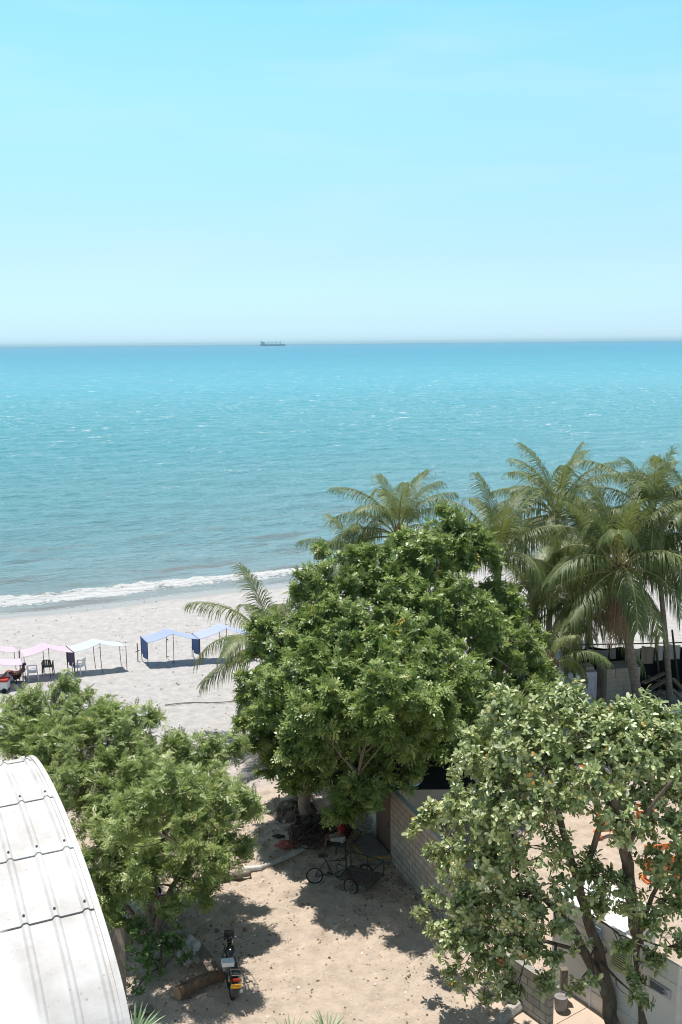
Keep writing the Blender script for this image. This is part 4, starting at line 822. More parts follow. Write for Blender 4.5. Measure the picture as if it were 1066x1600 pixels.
# ------------------------------------------------------------------ logs, planks, table, things under the left tree
A_ = GG(278, 1566); B_ = GG(350, 1530); L_ = np.linalg.norm(B_-A_)
t = thing('palm_log', 'cut palm log with a pale sawn end lying beside the black motorcycle', 'log', A_)
pts = [V3(0, 0, .17), (B_-A_)*.35+V3(.0, .04, .18), (B_-A_)*.7+V3(0, .02, .17), (B_-A_)*1.02+V3(0, -.08, .14)]
P = []; rr = []
for i in range(25):
    s = i/24*3; a = int(min(s, 2)); f = s-a; P.append(pts[a]*(1-f)+pts[a+1]*f); rr.append(.165-.03*i/24+.008*(i % 2))
mb = MB(); mb.tube(P, rr, 14); mb.build('log_bark', mat('brown_log', (.23, .15, .10), .9, .2, col2=(.10, .065, .045), nscale=8, bump=.01), t, smooth=False)
d_ = nrm(pts[0]-pts[1]); mb = MB(); mb.tube([pts[0]+d_*.004, pts[0]+d_*.03], [.165, .15], 16); mb.build('sawn_end', mat('sawn_wood', (.42, .28, .18), .9, .2, col2=(.27, .17, .11), nscale=30), t)
def plank(label, a, b, w, h, za=.05, zb=.05, m_=WOOD, name='plank', cat='plank', group=None, bend=0.0):
    a = GG(*a, za); b = GG(*b, zb); mb = MB(); n = 8; x = nrm(b-a); y = nrm(np.cross(V3(0, 0, 1), x)); z = np.cross(x, y); V = []
    for i in range(n+1):
        s = i/n; p = (b-a)*s+z*bend*math.sin(math.pi*s); V += [p+y*w/2+z*h/2, p-y*w/2+z*h/2, p-y*w/2-z*h/2, p+y*w/2-z*h/2]
    F = [(4*i+k, 4*i+(k+1) % 4, 4*i+4+(k+1) % 4, 4*i+4+k) for i in range(n) for k in range(4)]+[(3, 2, 1, 0), (4*n, 4*n+1, 4*n+2, 4*n+3)]
    mb.add(V, F); o = mb.build(name, m_, None, a); return tag(o, label, cat, group)
plank('warped grey board lying from the white sack down to the motorcycle', (303, 1490), (338, 1532), .30, .05, .35, .12, bend=.1)
plank('long upright weathered board standing between the roof edge and the bush', (190, 1600), (190, 1560), .3, .05, .3, 1.9)
plank('short grey board lying under the bush by the roof edge', (195, 1590), (240, 1580), .25, .04, .06, .06)
def lump(label, name, cat, c, r, m_, seed=0, flat=1.0, rough_=.25, group=None, n=14):
    mb = MB(); V = []; nn = n
    for i in range(nn+1):
        th = math.pi*i/nn
        for k in range(nn*2):
            ph = math.pi*k/nn; d = V3(math.sin(th)*math.cos(ph), math.sin(th)*math.sin(ph), math.cos(th))
            q = 1+rough_*(math.sin(d[0]*5+seed)*math.cos(d[1]*4+seed*2)+.5*math.sin(d[2]*9+d[0]*7+seed)+.35*math.sin(d[1]*17+seed)*math.cos(d[0]*15)); V.append(V3(d[0]*r[0], d[1]*r[1], d[2]*r[2])*q)
    F = [(i*2*nn+k, i*2*nn+(k+1) % (2*nn), (i+1)*2*nn+(k+1) % (2*nn), (i+1)*2*nn+k) for i in range(nn) for k in range(2*nn)]
    mb.add(V, F); o = mb.build(name, m_, None, c, smooth=True); return tag(o, label, cat, group)
lump('crumpled white sack leaning behind the warped grey board', 'sack', 'sack', GG(299, 1500, .22), (.30, .34, .32), CL('white_sack', (.62, .60, .56)), 2)
lump('dusty pale sack lying between the purple table and the warped board', 'sack', 'sack', GG(292, 1455, .15), (.3, .25, .2), CL('dusty_sack', (.42, .37, .31)), 5)
T = [GG(*p, .52) for p in ((253, 1424), (278, 1430), (263, 1443), (242, 1439))]; c_ = sum(T)/4; c_[2] = gz(c_)
t = thing('table', 'low purple plastic table in the shade under the light green tree', 'table', c_); PUR = mat('purple_plastic', (.36, .22, .62), .4, .5)
hw = .38; mb = MB(); mb.box((0, 0, .52), (.8, .6, .035), rotz(R(-20))); mb.box((0, 0, .48), (.72, .52, .05), rotz(R(-20))); mb.build('table_top', PUR, t, bevel=.01)
for sx in (-1, 1):
    for sy in (-1, 1): q = rotz(R(-20)) @ V3(sx*.34, sy*.24, 0); mb = MB(); mb.beam(q*1.08, q+V3(0, 0, .47), .05, .05); mb.build('leg', PUR, t)
lump('small red bundle on top of the purple table', 'cloth_bundle', 'cloth', c_+V3(-.1, .05, .60), (.14, .10, .07), CL('red_cloth', (.42, .05, .06)), 3)
mb = MB(); p0 = GG(310, 1378, .12); p1 = GG(392, 1368, .14); mb.tube(curve_pts(V3(0, 0, 0), p1-p0, .02, 12, .03), [.10+.012*(i % 3) for i in range(12)], 9); o = mb.build('log', BARK2, None, p0, smooth=True); tag(o, 'long rough log lying at the right foot of the light green tree', 'log')
# pipes beside the middle tree
def pline(label, pts, r, m_, name, cat, zs=.06, n=8):
    Q = [GG(*p, zs) for p in pts]; P = []
    for i in range(len(Q)-1):
        p0 = Q[max(i-1, 0)]; p1 = Q[i]; p2 = Q[i+1]; p3 = Q[min(i+2, len(Q)-1)]
        for k in range(6): u = k/6; P.append(.5*((2*p1)+(-p0+p2)*u+(2*p0-5*p1+4*p2-p3)*u*u+(-p0+3*p1-3*p2+p3)*u**3))
    P.append(Q[-1]); mb = MB(); mb.tube([p-P[0] for p in P], r, n); o = mb.build(name, m_, None, P[0], smooth=True); return tag(o, label, cat)
PVC = mat('white_pvc', (.72, .71, .68), .5, .4, noise_=.2, nscale=6)
pline('short thick white pipe lying at the left end of the long pale pipe', [(380, 1361), (409, 1357)], .085, PVC, 'pipe', 'pipe', .08)
pline('long pale pipe snaking from the tree roots towards the left tree', [(408, 1356), (440, 1346), (472, 1335), (488, 1326), (504, 1316)], .07, mat('dusty_pvc', (.55, .53, .50), .7, .2, noise_=.3, nscale=4), 'pipe', 'pipe', .07)
pline('thin white hose bent in a loop next to the red cloth', [(476, 1290), (460, 1306), (457, 1318), (470, 1320), (482, 1321), (478, 1329), (470, 1334)], .03, PVC, 'hose', 'hose', .04)
lump('crumpled red and white cloth on the sand left of the tree roots', 'cloth', 'cloth', GG(451, 1326, .05), (.36, .22, .09), CL('faded_red_cloth', (.40, .12, .10)), 7, rough_=.35)
# root mound and brush heaps
ROOT = mat('dark_roots', (.13, .10, .085), .95, .1, col2=(.05, .04, .035), nscale=9, bump=.03, bscale=30)
def heap(label, c, R0, H, n, m_, name, cat):
    t = MB(); c = V3(*c)
    for k in range(n):
        a = rng.random()*6.28; r = R0*rng.random()**.6; r2 = R0*(.7+.4*rng.random()); z = H*(1-r/R0)**.8
        p = V3(r*math.cos(a), r*math.sin(a), z); q = V3(r2*math.cos(a+rng.normal()*.5), r2*math.sin(a+rng.normal()*.5), -.05)
        t.tube(curve_pts(p, q, .12, 5, .15), [.035, .03, .025, .018, .01], 4)
    V = []; nn = 12
    for i in range(nn+1):
        for k in range(24):
            a = k/24*6.28; s = i/nn; V.append(V3(R0*1.05*s*math.cos(a), R0*1.05*s*math.sin(a), H*.92*(1-s**1.4)*(1+.25*math.sin(a*3+i))-.04))
    t.add(V, [(i*24+k, (i+1)*24+k, (i+1)*24+(k+1) % 24, i*24+(k+1) % 24) for i in range(nn) for k in range(24)])
    o = t.build(name, m_, None, c); return tag(o, label, cat)
heap('dark tangled root mound around the foot of the large dark tree', GG(500, 1312), 1.0, .45, 170, ROOT, 'root_mound', 'roots')
heap('grey heap of dry brush left of and behind the middle tree trunk', GG(462, 1272), .75, .55, 130, mat('dry_brush', (.26, .21, .17), .95, .1, col2=(.12, .10, .08), nscale=9), 'brush_heap', 'brush')
lump('broken orange-brown clay lump on the sandy path between the trees', 'clay_lump', 'rubble', GG(413, 1192, .12), (.24, .2, .2), mat('orange_clay', (.42, .24, .15), .9, .2, col2=(.45, .38, .32), nscale=4), 4, rough_=.4, n=8)
lump('small dark stone on the sandy path below the clay lump', 'stone', 'stone', GG(407, 1206, .03), (.13, .1, .06), ROOT, 1, n=6)
lump('dark scrap lying alone on the sand left of the white hose', 'scrap', 'debris', GG(436, 1311, .03), (.2, .1, .05), ROOT, 8, n=6, rough_=.4)
# ------------------------------------------------------------------ block wall, gate and white building in the middle
def brick_mat(name, c1, c2, mortar, bw, bh, ms=.012):
    m = bpy.data.materials.new(name); m.use_nodes = True; nt = m.node_tree; b = nt.nodes['Principled BSDF']; b.inputs['Roughness'].default_value = .92; b.inputs['Specular IOR Level'].default_value = .2
    tc_ = nt.nodes.new('ShaderNodeTexCoord'); sp = nt.nodes.new('ShaderNodeSeparateXYZ'); cb = nt.nodes.new('ShaderNodeCombineXYZ'); br = nt.nodes.new('ShaderNodeTexBrick')
    nt.links.new(tc_.outputs['Object'], sp.inputs[0]); nt.links.new(sp.outputs[0], cb.inputs[0]); nt.links.new(sp.outputs[2], cb.inputs[1]); nt.links.new(cb.outputs[0], br.inputs['Vector'])
    br.inputs['Scale'].default_value = 1; br.inputs['Brick Width'].default_value = bw; br.inputs['Row Height'].default_value = bh; br.inputs['Mortar Size'].default_value = ms; br.inputs['Mortar Smooth'].default_value = .2
    br.inputs['Color1'].default_value = (*c1, 1); br.inputs['Color2'].default_value = (*c2, 1); br.inputs['Mortar'].default_value = (*mortar, 1)
    n = nt.nodes.new('ShaderNodeTexNoise'); n.inputs['Scale'].default_value = 3; n.inputs['Detail'].default_value = 7; nt.links.new(tc_.outputs['Object'], n.inputs[0])
    mr_ = nt.nodes.new('ShaderNodeMapRange'); mr_.inputs[1].default_value = .3; mr_.inputs[2].default_value = .7; mr_.inputs[3].default_value = .78; mr_.inputs[4].default_value = 1.1; nt.links.new(n.outputs[0], mr_.inputs[0])
    mm = nt.nodes.new('ShaderNodeMix'); mm.data_type = 'RGBA'; mm.blend_type = 'MULTIPLY'; mm.inputs[0].default_value = 1; cc = nt.nodes.new('ShaderNodeCombineColor'); [nt.links.new(mr_.outputs[0], cc.inputs[i]) for i in range(3)]
    nt.links.new(br.outputs[0], mm.inputs[6]); nt.links.new(cc.outputs[0], mm.inputs[7]); nt.links.new(mm.outputs[2], b.inputs['Base Color'])
    bp = nt.nodes.new('ShaderNodeBump'); bp.inputs['Distance'].default_value = .012; bp.invert = True; nt.links.new(br.outputs['Fac'], bp.inputs['Height']); nt.links.new(bp.outputs[0], b.inputs['Normal']); return m
BLOCK = brick_mat('block_wall', (.50, .45, .39), (.44, .39, .335), (.22, .19, .16), .40, .20)
W0 = G(614, 1345); W1 = G(653, 1391); wd = nrm((W1-W0)[:3]); WH = 2.35; wn = V3(-wd[1], wd[0], 0)  # wd towards the viewer
E_ = G(714, 1322, WH); LW = float((E_-W0)[:2] @ wd[:2])
t = thing('block_wall', 'grey concrete block wall running towards the viewer on the right of the sandy lane', 'wall', W0, math.atan2(wd[1], wd[0]))
mb = MB(); mb.box((LW/2, 0, WH/2-.1), (LW, .15, WH+.2)); mb.build('wall_face', BLOCK, t)
mb = MB(); mb.box((LW/2, 0, WH+.02), (LW+.01, .17, .045)); mb.build('coping', mat('pale_mortar', (.50, .46, .40), .9, .2, noise_=.25, nscale=4), t)
mb = MB(); mb.box((LW+.10, 1.6*0+.0, WH/2), (.2, .22, WH+.1)); mb.build('end_pillar', CONC, t)
print('wall', W0, LW)
g_ = W0-wd*.02; t = thing('gate', 'brown weathered wooden gate beside the end of the block wall', 'gate', g_, math.atan2(wd[1], wd[0]))
GW = 1.15
for i in range(6): mb = MB(); mb.box((-GW+.1+i*.19, -.02, 1.1), (.182, .03, 2.15)); mb.build('board', mat('gate_wood', (.20+.02*(i % 3), .145, .115), .9, .2, noise_=.4, nscale=7, stretch=(6, 6, .6)), t)
mb = MB(); mb.box((-GW-.03, 0, 1.15), (.07, .1, 2.3)); mb.box((.03-.05, 0, 1.15), (.05, .1, 2.3)); mb.build('post', WOOD, t)
mb = MB(); mb.box((-.25, -.06, 1.1), (.05, .05, .15)); mb.build('latch', STEEL, t)
b0 = W0-wd*(GW+.12); BL_ = 7.5; t = thing('small_building', 'low white and beige building under the large dark tree, left of the wooden gate', 'building', b0, math.atan2(wd[1], wd[0]))
CREAM = mat('beige_render', (.58, .51, .43), .9, .2, col2=(.46, .40, .33), nscale=1.6, bump=.004)
mb = MB(); mb.box((-.55, .1, 1.22), (1.1, .2, 2.44)); mb.build('white_wall', WHITE, t)
mb = MB(); mb.box((-1.1-BL_/2, 1.6, 1.2), (BL_, 3.2, 2.4)); mb.build('wall', CREAM, t)
mb = MB(); mb.box((-1.1-BL_/2, 1.6, 2.47), (BL_+.3, 3.5, .1)); mb.build('roof', CONC, t)
mb = MB(); mb.box((-3.2, -.02, 1.45), (.9, .05, .8)); w_ = mb.build('window', DARK, t); mb = MB(); mb.box((-3.2, -.03, 1.03), (1.0, .1, .05)); mb.build('window_sill', CONC, w_)
# concrete slab with yellow edge
P4 = [G(*p, .26) for p in ((549, 1315), (572, 1339), (611, 1335.5), (580, 1300))]; c_ = sum(P4)/4; c_[2] = 0
def prism(P, z0, z1, c): n = len(P); V = [V3(p[0], p[1], z0)-c for p in P]+[V3(p[0], p[1], z1)-c for p in P]; return V, [tuple(range(n))[::-1], tuple(range(n, 2*n))]+[(i, (i+1) % n, n+(i+1) % n, n+i) for i in range(n)]
t = thing('concrete_platform', 'low concrete platform with a yellow painted edge in front of the wooden gate', 'platform', c_)
mb = MB(); mb.add(*prism(P4, 0, .26, c_)); mb.build('slab', mat('dark_concrete', (.27, .25, .235), .9, .2, noise_=.35, nscale=4), t)
mb = MB()
for i in (0, 1): a, b = P4[i]-c_, P4[i+1]-c_; o_ = nrm(V3(b[1]-a[1], -(b[0]-a[0]), 0)); o_ = o_ if o_[1] < 0 else -o_; mb.beam(a+o_*.006+V3(0, 0, -.075), b+o_*.006+V3(0, 0, -.075), .012, .11)
mb.build('painted_edge', mat('yellow_paint', (.42, .30, .10), .8, .2, noise_=.3, nscale=6), t)
mb = MB()
for k in range(16):
    mb.torus((rng.normal()*.06, rng.normal()*.05, .03*k), .22+.04*rng.random(), .012, (rng.normal()*.25, rng.normal()*.25, 1), 20, 4)
o = mb.build('fishing_net', mat('pale_net', (.36, .34, .31), .9, .1), None, G(571, 1302, .0)+V3(0, 0, .27)); tag(o, 'coiled pale net rope hanging beside the white wall on the platform', 'net')
# yard behind the block wall: shade sheet, surfboard, cloths
p_ = G(655, 1225, 2.1); o = thing('shade_canopy', 'dark tattered shade sheet on posts behind the block wall, under the dark tree', 'canopy', (p_[0], p_[1]+1.2, 0))
mb = MB(); mb.grid(lambda u, v: ((u-.5)*5.5, (v-.5)*3.4, 2.15-.25*math.sin(u*9)*math.sin(v*3)*.4+.12*v), 20, 12, .01); mb.build('sheet', mat('dark_brown_sheet', (.05, .04, .04), .9, .1, noise_=.4, nscale=3), o)
for x in (-2.6, 2.6):
    for y in (-1.5, 1.5): mb = MB(); mb.tube([(x, y, 0), (x, y, 2.2)], .05, 6); mb.build('post', POLE, o)
def board(label, c, L_, W_, rz, m_, tilt=0.0, rx=0.0):
    mb = MB(); mb.grid(lambda u, v: ((u-.5)*L_, (v-.5)*W_*math.sin(math.pi*min(max(u, .015), .985))**.6, .12*(2*u-1)**4+.02*math.cos((v-.5)*3)), 24, 8, .06)
    o = mb.build('surfboard', m_, None, c, smooth=True, rot=(rx, tilt, rz)); return tag(o, label, 'surfboard')
p_ = G(634, 1228, 2.35); board('light blue board lying on the dark shade sheet behind the block wall', (p_[0], p_[1]+.15, 2.36), 1.1, .45, R(10), mat('light_blue_gloss', (.22, .42, .55), .35, .5))
lump('dark red cloth bundle up on the beige building roof, under the tree', 'cloth_bundle', 'cloth', G(590, 1192, 2.6)+V3(0, 0, .08), (.35, .3, .2), CL('dark_red_cloth', (.22, .02, .03)), 6)
lump('dark blue and white bundle on the shade sheet between both right-hand trees', 'cloth_bundle', 'cloth', G(723, 1172, 2.6)+V3(0, 0, .05), (.6, .3, .14), mat('navy_white_cloth', (.45, .5, .6), .8, .2, col2=(.02, .03, .08), nscale=6), 9)
# ------------------------------------------------------------------ construction yard behind the hoarding, lower right
HB = 2.45
H0 = G(922, 1428, HB); H1 = G(989, 1468, HB); hd3 = nrm(H1-H0); hrz = math.atan2(hd3[1], hd3[0]); print('hoarding', H0, H1)
PANEL = mat('dusty_white_panel', (.80, .78, .74), .6, .3, col2=(.70, .67, .63), nscale=1.5)
s0 = H0-hd3*1.1; s0[2] = 0
t = thing('hoarding', 'white site hoarding with posters at the lower right, behind the leaning tree trunks', 'hoarding', s0, hrz)
PW = 1.22; npn = 7
for i in range(npn):
    mb = MB(); mb.box((PW*(i+.5), 0, HB/2), (PW-.012, .04, HB)); mb.box((PW*(i+.5), 0, HB+.012), (PW-.012, .07, .02)); mb.build('panel', PANEL, t)
for i in range(npn+1):
    mb = MB(); mb.box((PW*i, -.035, HB/2+.03), (.06, .03, HB+.06)); mb.build('post', WHITE, t)
mb = MB(); mb.box((PW*npn/2, -.03, .5), (PW*npn, .02, .03)); mb.box((PW*npn/2, -.03, HB-.45), (PW*npn, .02, .03)); mb.build('rail', PANEL, t)
def hloc(px, py):   # pixel -> local coords on the hoarding's near face
    n = V3(hd3[1], -hd3[0], 0); d = ray(px, py); k = ((s0-V3(0, 0, CAMZ)) @ n)/(d @ n); p = V3(0, 0, CAMZ)+d*k-s0; return p @ hd3, p[2]
INK = mat('grey_ink', (.12, .13, .15), .7, .2)
def poster(label, a, b, m_, lines, lm=INK, word=None, wm=None, wsize=.3):
    (x0, z0), (x1, z1) = hloc(*a), hloc(*b); x0, x1 = sorted((x0, x1)); z0, z1 = sorted((z0, z1)); c = ((x0+x1)/2, (z0+z1)/2)
    g = s0+hd3*c[0]+V3(hd3[1], -hd3[0], 0)*.058; g[2] = c[1]
    o = thing('poster', label, 'poster', g, hrz); mb = MB(); mb.box((0, 0, 0), (x1-x0, .012, z1-z0)); mb.build('sheet', m_, o)
    w, h = x1-x0, z1-z0
    for i in range(lines):
        z = h*.38-h*.8*i/max(1, lines); L_ = w*(.5+.32*rng.random()); mb = MB(); mb.box((-w*.42+L_/2, -.009, z), (L_, .004, h*.022+.006)); mb.build('print_line', lm, o)
    if word:
        me = text_mesh(word, wsize); me.materials.append(wm); w_ = link('lettering', me, o, (0, -.012, 0)); w_.rotation_euler = (R(90), R(0), 0)
    return o
poster('blue and white poster on the hoarding left of the leaning trunk top', (924, 1440), (941, 1480), mat('pale_blue_print', (.55, .66, .74), .5, col2=(.20, .45, .72), nscale=2.5), 5)
poster('lime green notice with rows of print on the hoarding panel between both trunks', (958, 1468), (987, 1528), mat('lime_print', (.55, .60, .28), .6), 9)
poster('orange sign lettered DE on the hoarding, right of the leaning trunk', (936, 1497), (949, 1532), mat('orange_sign', (.72, .16, .04), .5), 0, word='DE', wm=DARK, wsize=.2)
poster('grey-blue notice sheet with rows of fine print on the rightmost hoarding panels', (1016, 1526), (1050, 1562), mat('grey_print', (.50, .53, .56), .6), 10)
x_, z_ = hloc(947, 1484); p_ = s0+hd3*x_+V3(hd3[1], -hd3[0], 0)*.06; mb = MB(); mb.lathe([(0, -.02), (.07, -.02), (.07, .02), (0, .025)], 16, (0, 0, 0), rotx(R(90))); o = mb.build('disc_lamp', INK, None, (p_[0], p_[1], z_), rot=(0, 0, hrz)); tag(o, 'small round dark disc fixed to the hoarding above the orange sign', 'lamp')
# site cabin with a flat white roof behind the hoarding
nb = V3(-hd3[1], hd3[0], 0)*1.0
if nb[0] < 0: nb = -nb
c_ = G(948, 1412, 2.2); o = thing('site_cabin', 'small site cabin with a flat white roof right behind the white hoarding', 'cabin', (c_[0], c_[1], 0), hrz)
mb = MB(); mb.box((0, 0, 1.08), (2.0, 1.3, 2.16)); mb.build('wall', PANEL, o); mb = MB(); mb.box((0, 0, 2.2), (2.2, 1.5, .08)); mb.build('roof', WHITE, o); mb = MB(); mb.box((.3, -.66, 1.0), (.8, .03, 1.9)); mb.build('door', DARK, o)
p_ = G(890, 1450); mb = MB(); mb.box((0, 0, .62), (.6, .04, 1.2), rotx(R(12))); o = mb.build('panel_sheet', mat('yellow_board', (.62, .47, .16), .7), None, p_, rot=(0, 0, R(-30))); tag(o, 'yellow board leaning behind the leaning trunk, left of the cabin roof', 'board')
# paved apron
PAVE = brick_mat('tan_paving', (.60, .47, .37), (.56, .44, .35), (.42, .33, .26), 1.6, 1.2, .01)
# paving uses object x/y: rotate lookup by building local sheet
pv = bpy.data.materials.new('tan_paving_floor'); pv = mat('tan_paving_floor', (.60, .48, .38), .9, .2, noise_=.12, nscale=2, bump=.004)
q0 = s0-V3(0, 0, 0); nn_ = V3(hd3[1], -hd3[0], 0)
P_ = [s0+hd3*(-.4)+nn_*0.0, s0+hd3*(-.4)+nn_*2.6, s0+hd3*6+nn_*2.6, s0+hd3*6]; cc_ = sum(P_)/4; cc_[2] = 0
for i in range(4):
    for j in range(2):
        A = s0+hd3*(-.4+1.6*i)+nn_*(1.3*j); Bq = [A+hd3*.008+nn_*.008, A+hd3*.008+nn_*1.29, A+hd3*1.59+nn_*1.29, A+hd3*1.59+nn_*.008]
        mb = MB(); V, F = prism(Bq, -.06, .075, V3(*A)); mb.add(V, F); o = mb.build('pavement', pv, None, A); tag(o, kind='structure')
# small items on the apron
def lathe_thing(name, label, cat, c, prof, m_, n=18, group=None):
    mb = MB(); mb.lathe(prof, n); o = mb.build(name, m_, None, c, smooth=False); return tag(o, label, cat, group)
def bucket(label, c, m_, h=.34, r=.15, lidm=None):
    o = thing('bucket', label, 'bucket', c, 0, 'buckets by the hoarding'); mb = MB(); mb.lathe([(r*.85, 0), (r, h), (r*1.05, h), (r*1.05, h-.04), (r, h-.04)], 20); mb.lathe([(0, h-.06), (r*.96, h-.06)], 20); mb.build('pail', m_, o, smooth=False)
    mb = MB(); mb.tube([(r*math.cos(a), r*.3*math.sin(a)-.02, h+.10*math.sin(a)-.02) for a in np.linspace(0, math.pi, 10)], .005, 4); mb.build('handle', STEEL, o); return o
bucket('white paint bucket with a dusty label, left one of the two by the hoarding', G(842, 1576, .08), mat('dusty_white_plastic', (.66, .63, .58), .6, .3, col2=(.34, .30, .27), nscale=5))
bucket('grey bucket right of the white paint bucket', G(876, 1576, .08), mat('grey_plastic', (.34, .32, .31), .6, .3, noise_=.3, nscale=5), .36, .17)
lump('round grey cement lump behind the two buckets', 'cement_lump', 'rubble', G(858, 1548, .1), (.3, .26, .16), CONC, 3)
p_ = G(880, 1562, .08); mb = MB(); mb.box((0, 0, .42), (.16, .16, .84)); o = mb.build('brown_post', WOOD, None, p_); tag(o, 'short brown post standing behind the grey bucket', 'post')
p_ = GG(792, 1573); lathe_thing('concrete_post', 'round pale concrete post standing on the sand at the left end of the apron', 'post', p_, [(.13, -.05), (.125, .95), (.10, .98), (0, .985)], mat('pale_concrete', (.56, .53, .49), .9, .2, noise_=.3, nscale=5))
a = GG(808, 1578, .12); b = GG(780, 1602, .10); mb = MB(); mb.tube([V3(0, 0, 0), (b-a)*.3, (b-a)], [.19, .16, .13], 9); o = mb.build('concrete_stub', mat('rough_white_concrete', (.60, .56, .50), .95, .1, col2=(.40, .36, .32), nscale=7, bump=.02), None, a); tag(o, 'rough white concrete stub lying in front of the round post', 'rubble')
a = G(808, 1566, .12); b = G(845, 1513, .9); mb = MB(); mb.tube([V3(0, 0, 0), b-a], .035, 8); o = mb.build('pipe', PVC, None, a); tag(o, 'straight white pipe leaning up from the concrete stub towards the hoarding', 'pipe')
# low end wall with the orange sign
a = G(800, 1498, 1.15); a[2] = 0; t = thing('block_wall', 'low grey block wall stub carrying an orange sign, left of the buckets', 'wall', a, math.atan2(wd[1], wd[0])+R(15))
mb = MB(); mb.box((.55, 0, .6), (1.5, .15, 1.2)); mb.build('wall_face', BLOCK, t); mb = MB(); mb.box((.55, 0, 1.215), (1.52, .17, .03)); mb.build('coping', CONC, t)
a2 = G(812, 1486, 1.2); o = thing('sign', 'orange rectangular sign board fixed on top of the low block wall stub', 'sign', (a2[0]-.25, a2[1]-.1, 1.0), R(-22)); mb = MB(); mb.box((0, 0, 0), (.62, .02, .42)); mb.build('sign_board', mat('orange_board', (.75, .17, .04), .5), o)
mb = MB(); mb.box((0, .03, -.4), (.04, .03, 1.2)); mb.build('post', WOOD, o)
# orange barriers in the yard
def barrier(label, c, rz, sc=1.0):
    t = thing('site_barrier', label, 'barrier', c, rz, 'orange barriers in the yard'); OR = mat('orange_plastic', (.80, .22, .05), .5, .4, noise_=.15, nscale=4)
    mb = MB(); mb.box((0, 0, .35*sc), (1.0*sc, .05, .42*sc)); mb.build('panel', OR, t, bevel=.01)
    mb = MB(); mb.box((0, 0, .88*sc), (1.0*sc, .05, .16*sc)); mb.build('top_rail', OR, t, bevel=.01)
    for x in (-.46, .46): mb = MB(); mb.box((x*sc, 0, .5*sc), (.07*sc, .06, 1.0*sc)); mb.build('upright', OR, t); mb = MB(); mb.box((x*sc, 0, .04), (.12, .5, .07)); mb.build('foot', OR, t)
    return t
barrier('orange barrier standing in the yard left of the upright trunk', G(951, 1304), R(5), .8)
barrier('larger orange barrier nearer the right edge, right of the upright trunk', G(1032, 1372), R(14), 1.15)
barrier('small orange barrier far back by the upright trunk', G(1008, 1282), R(-8), .6)
pline('black hose curving over the pale yard ground at the right edge', [(1025, 1262), (1042, 1269), (1060, 1270), (1085, 1262)], .03, RUBBER, 'hose', 'hose', .04)
# ------------------------------------------------------------------ stacked concrete blocks beside the big palm
cb0 = MB(); hx, hy, hzv = .195, .095, .19
cb0.box((0, -hy+.015, hzv/2), (.39, .03, hzv)); cb0.box((0, hy-.015, hzv/2), (.39, .03, hzv))
for x in (-hx+.015, 0, hx-.015): cb0.box((x, 0, hzv/2), (.03, .13, hzv))
BLK = mat('block_grey', (.46, .41, .35), .95, .1, col2=(.34, .30, .26), nscale=6, bump=.004)
st0 = AY(973, 1100, 41.75); st0[2] = 0; rzb = R(12); first = None
CW = ['bottom', 'second lowest', 'third lowest', 'fourth lowest', 'middle', 'fourth highest', 'third highest', 'second highest', 'topmost']; XW = ['leftmost', 'second from left', 'second from right', 'rightmost']; YW = ['front', 'second', 'middle', 'fourth', 'rear']
for k in range(9):
    for ix in range(4):
        for iy in range(5):
            if 0 < ix < 3 and 0 < iy < 4 and k < 8: continue
            if k == 8 and rng.random() < .12: continue
            p_ = st0+rotz(rzb) @ V3(-.6+ix*.40, -.2+iy*.20+.3, .12+k*.195)+V3(rng.normal()*.006, rng.normal()*.006, 0)
            if first is None:
                first = cb0.build('concrete_block', BLK, None, p_, rot=(0, 0, rzb)); tag(first, 'x', 'block', 'stacked concrete blocks'); c_ = first
            else:
                c_ = first.copy(); COL.objects.link(c_); c_.location = [float(q) for q in p_]; c_.rotation_euler = (0, 0, rzb+rng.normal()*.012)
            c_['label'] = f'grey hollow block, {XW[ix]} of the {YW[iy]} row, {CW[k]} course of the stack'
t = thing('pallet', 'wooden pallet under the stack of grey concrete blocks', 'pallet', st0, rzb)
for i in range(6): mb = MB(); mb.box((-.0, -.3+i*.2+.3, .105), (1.7, .12, .02)); mb.build('deck_board', WOOD, t)
for x in (-.75, 0, .75): mb = MB(); mb.box((x, .5, .05), (.1, 1.2, .09)); mb.build('bearer', WOOD, t)
p_ = st0+V3(-1.95, .5, 0); t = thing('wrapped_pallet', 'pallet load wrapped in white and lavender plastic left of the bare block stack', 'pallet', p_, R(8))
mb = MB(); mb.box((0, 0, .9), (1.5, 1.1, 1.6)); mb.build('wrapping', mat('white_film', (.62, .62, .72), .4, .5, col2=(.42, .42, .52), nscale=4, bump=.02, bscale=6), t, bevel=.04)
mb = MB(); mb.box((0, 0, .05), (1.6, 1.2, .1)); mb.build('base', WOOD, t)
for i in range(3): mb = MB(); mb.box((-.5+i*.5, .1*(i % 2), 1.78), (.38, .6, .14)); mb.build('loose_block', BLK, t)
# ------------------------------------------------------------------ shade cloth fence and clutter at the right, below the palms
FY = 44.0; BLK_CL = mat('black_shade_cloth', (.016, .016, .018), .9, .1); TARP = cloth('pale_tarp', (.50, .48, .46), .15); TARP2 = cloth('brown_tarp', (.36, .28, .22), .1)
def fx(px): return AY(px, 1050, FY)[0]
t = thing('shade_cloth_fence', 'black shade cloth fence on leaning wooden poles, pale tarps hung along its top', 'fence', (fx(1000), FY, 0))
X0 = fx(1000)
def sheet(xa, xb, za, zb, dy, name, m_, amp=.06, scal=0.12):
    mb = MB()
    def f(u, v): return (xa+(xb-xa)*u-X0, dy+amp*math.sin(u*(xb-xa)*3.1+v*2)+amp*.5*math.sin(u*9), za+(zb-za)*v-scal*math.sin(math.pi*((u*(xb-xa)/1.3) % 1))*v)
    mb.grid(f, 40, 10); mb.grid(lambda u, v: V3(*f(u, v))+V3(0, .012, 0), 40, 10); mb.build(name, m_, t, smooth=True)
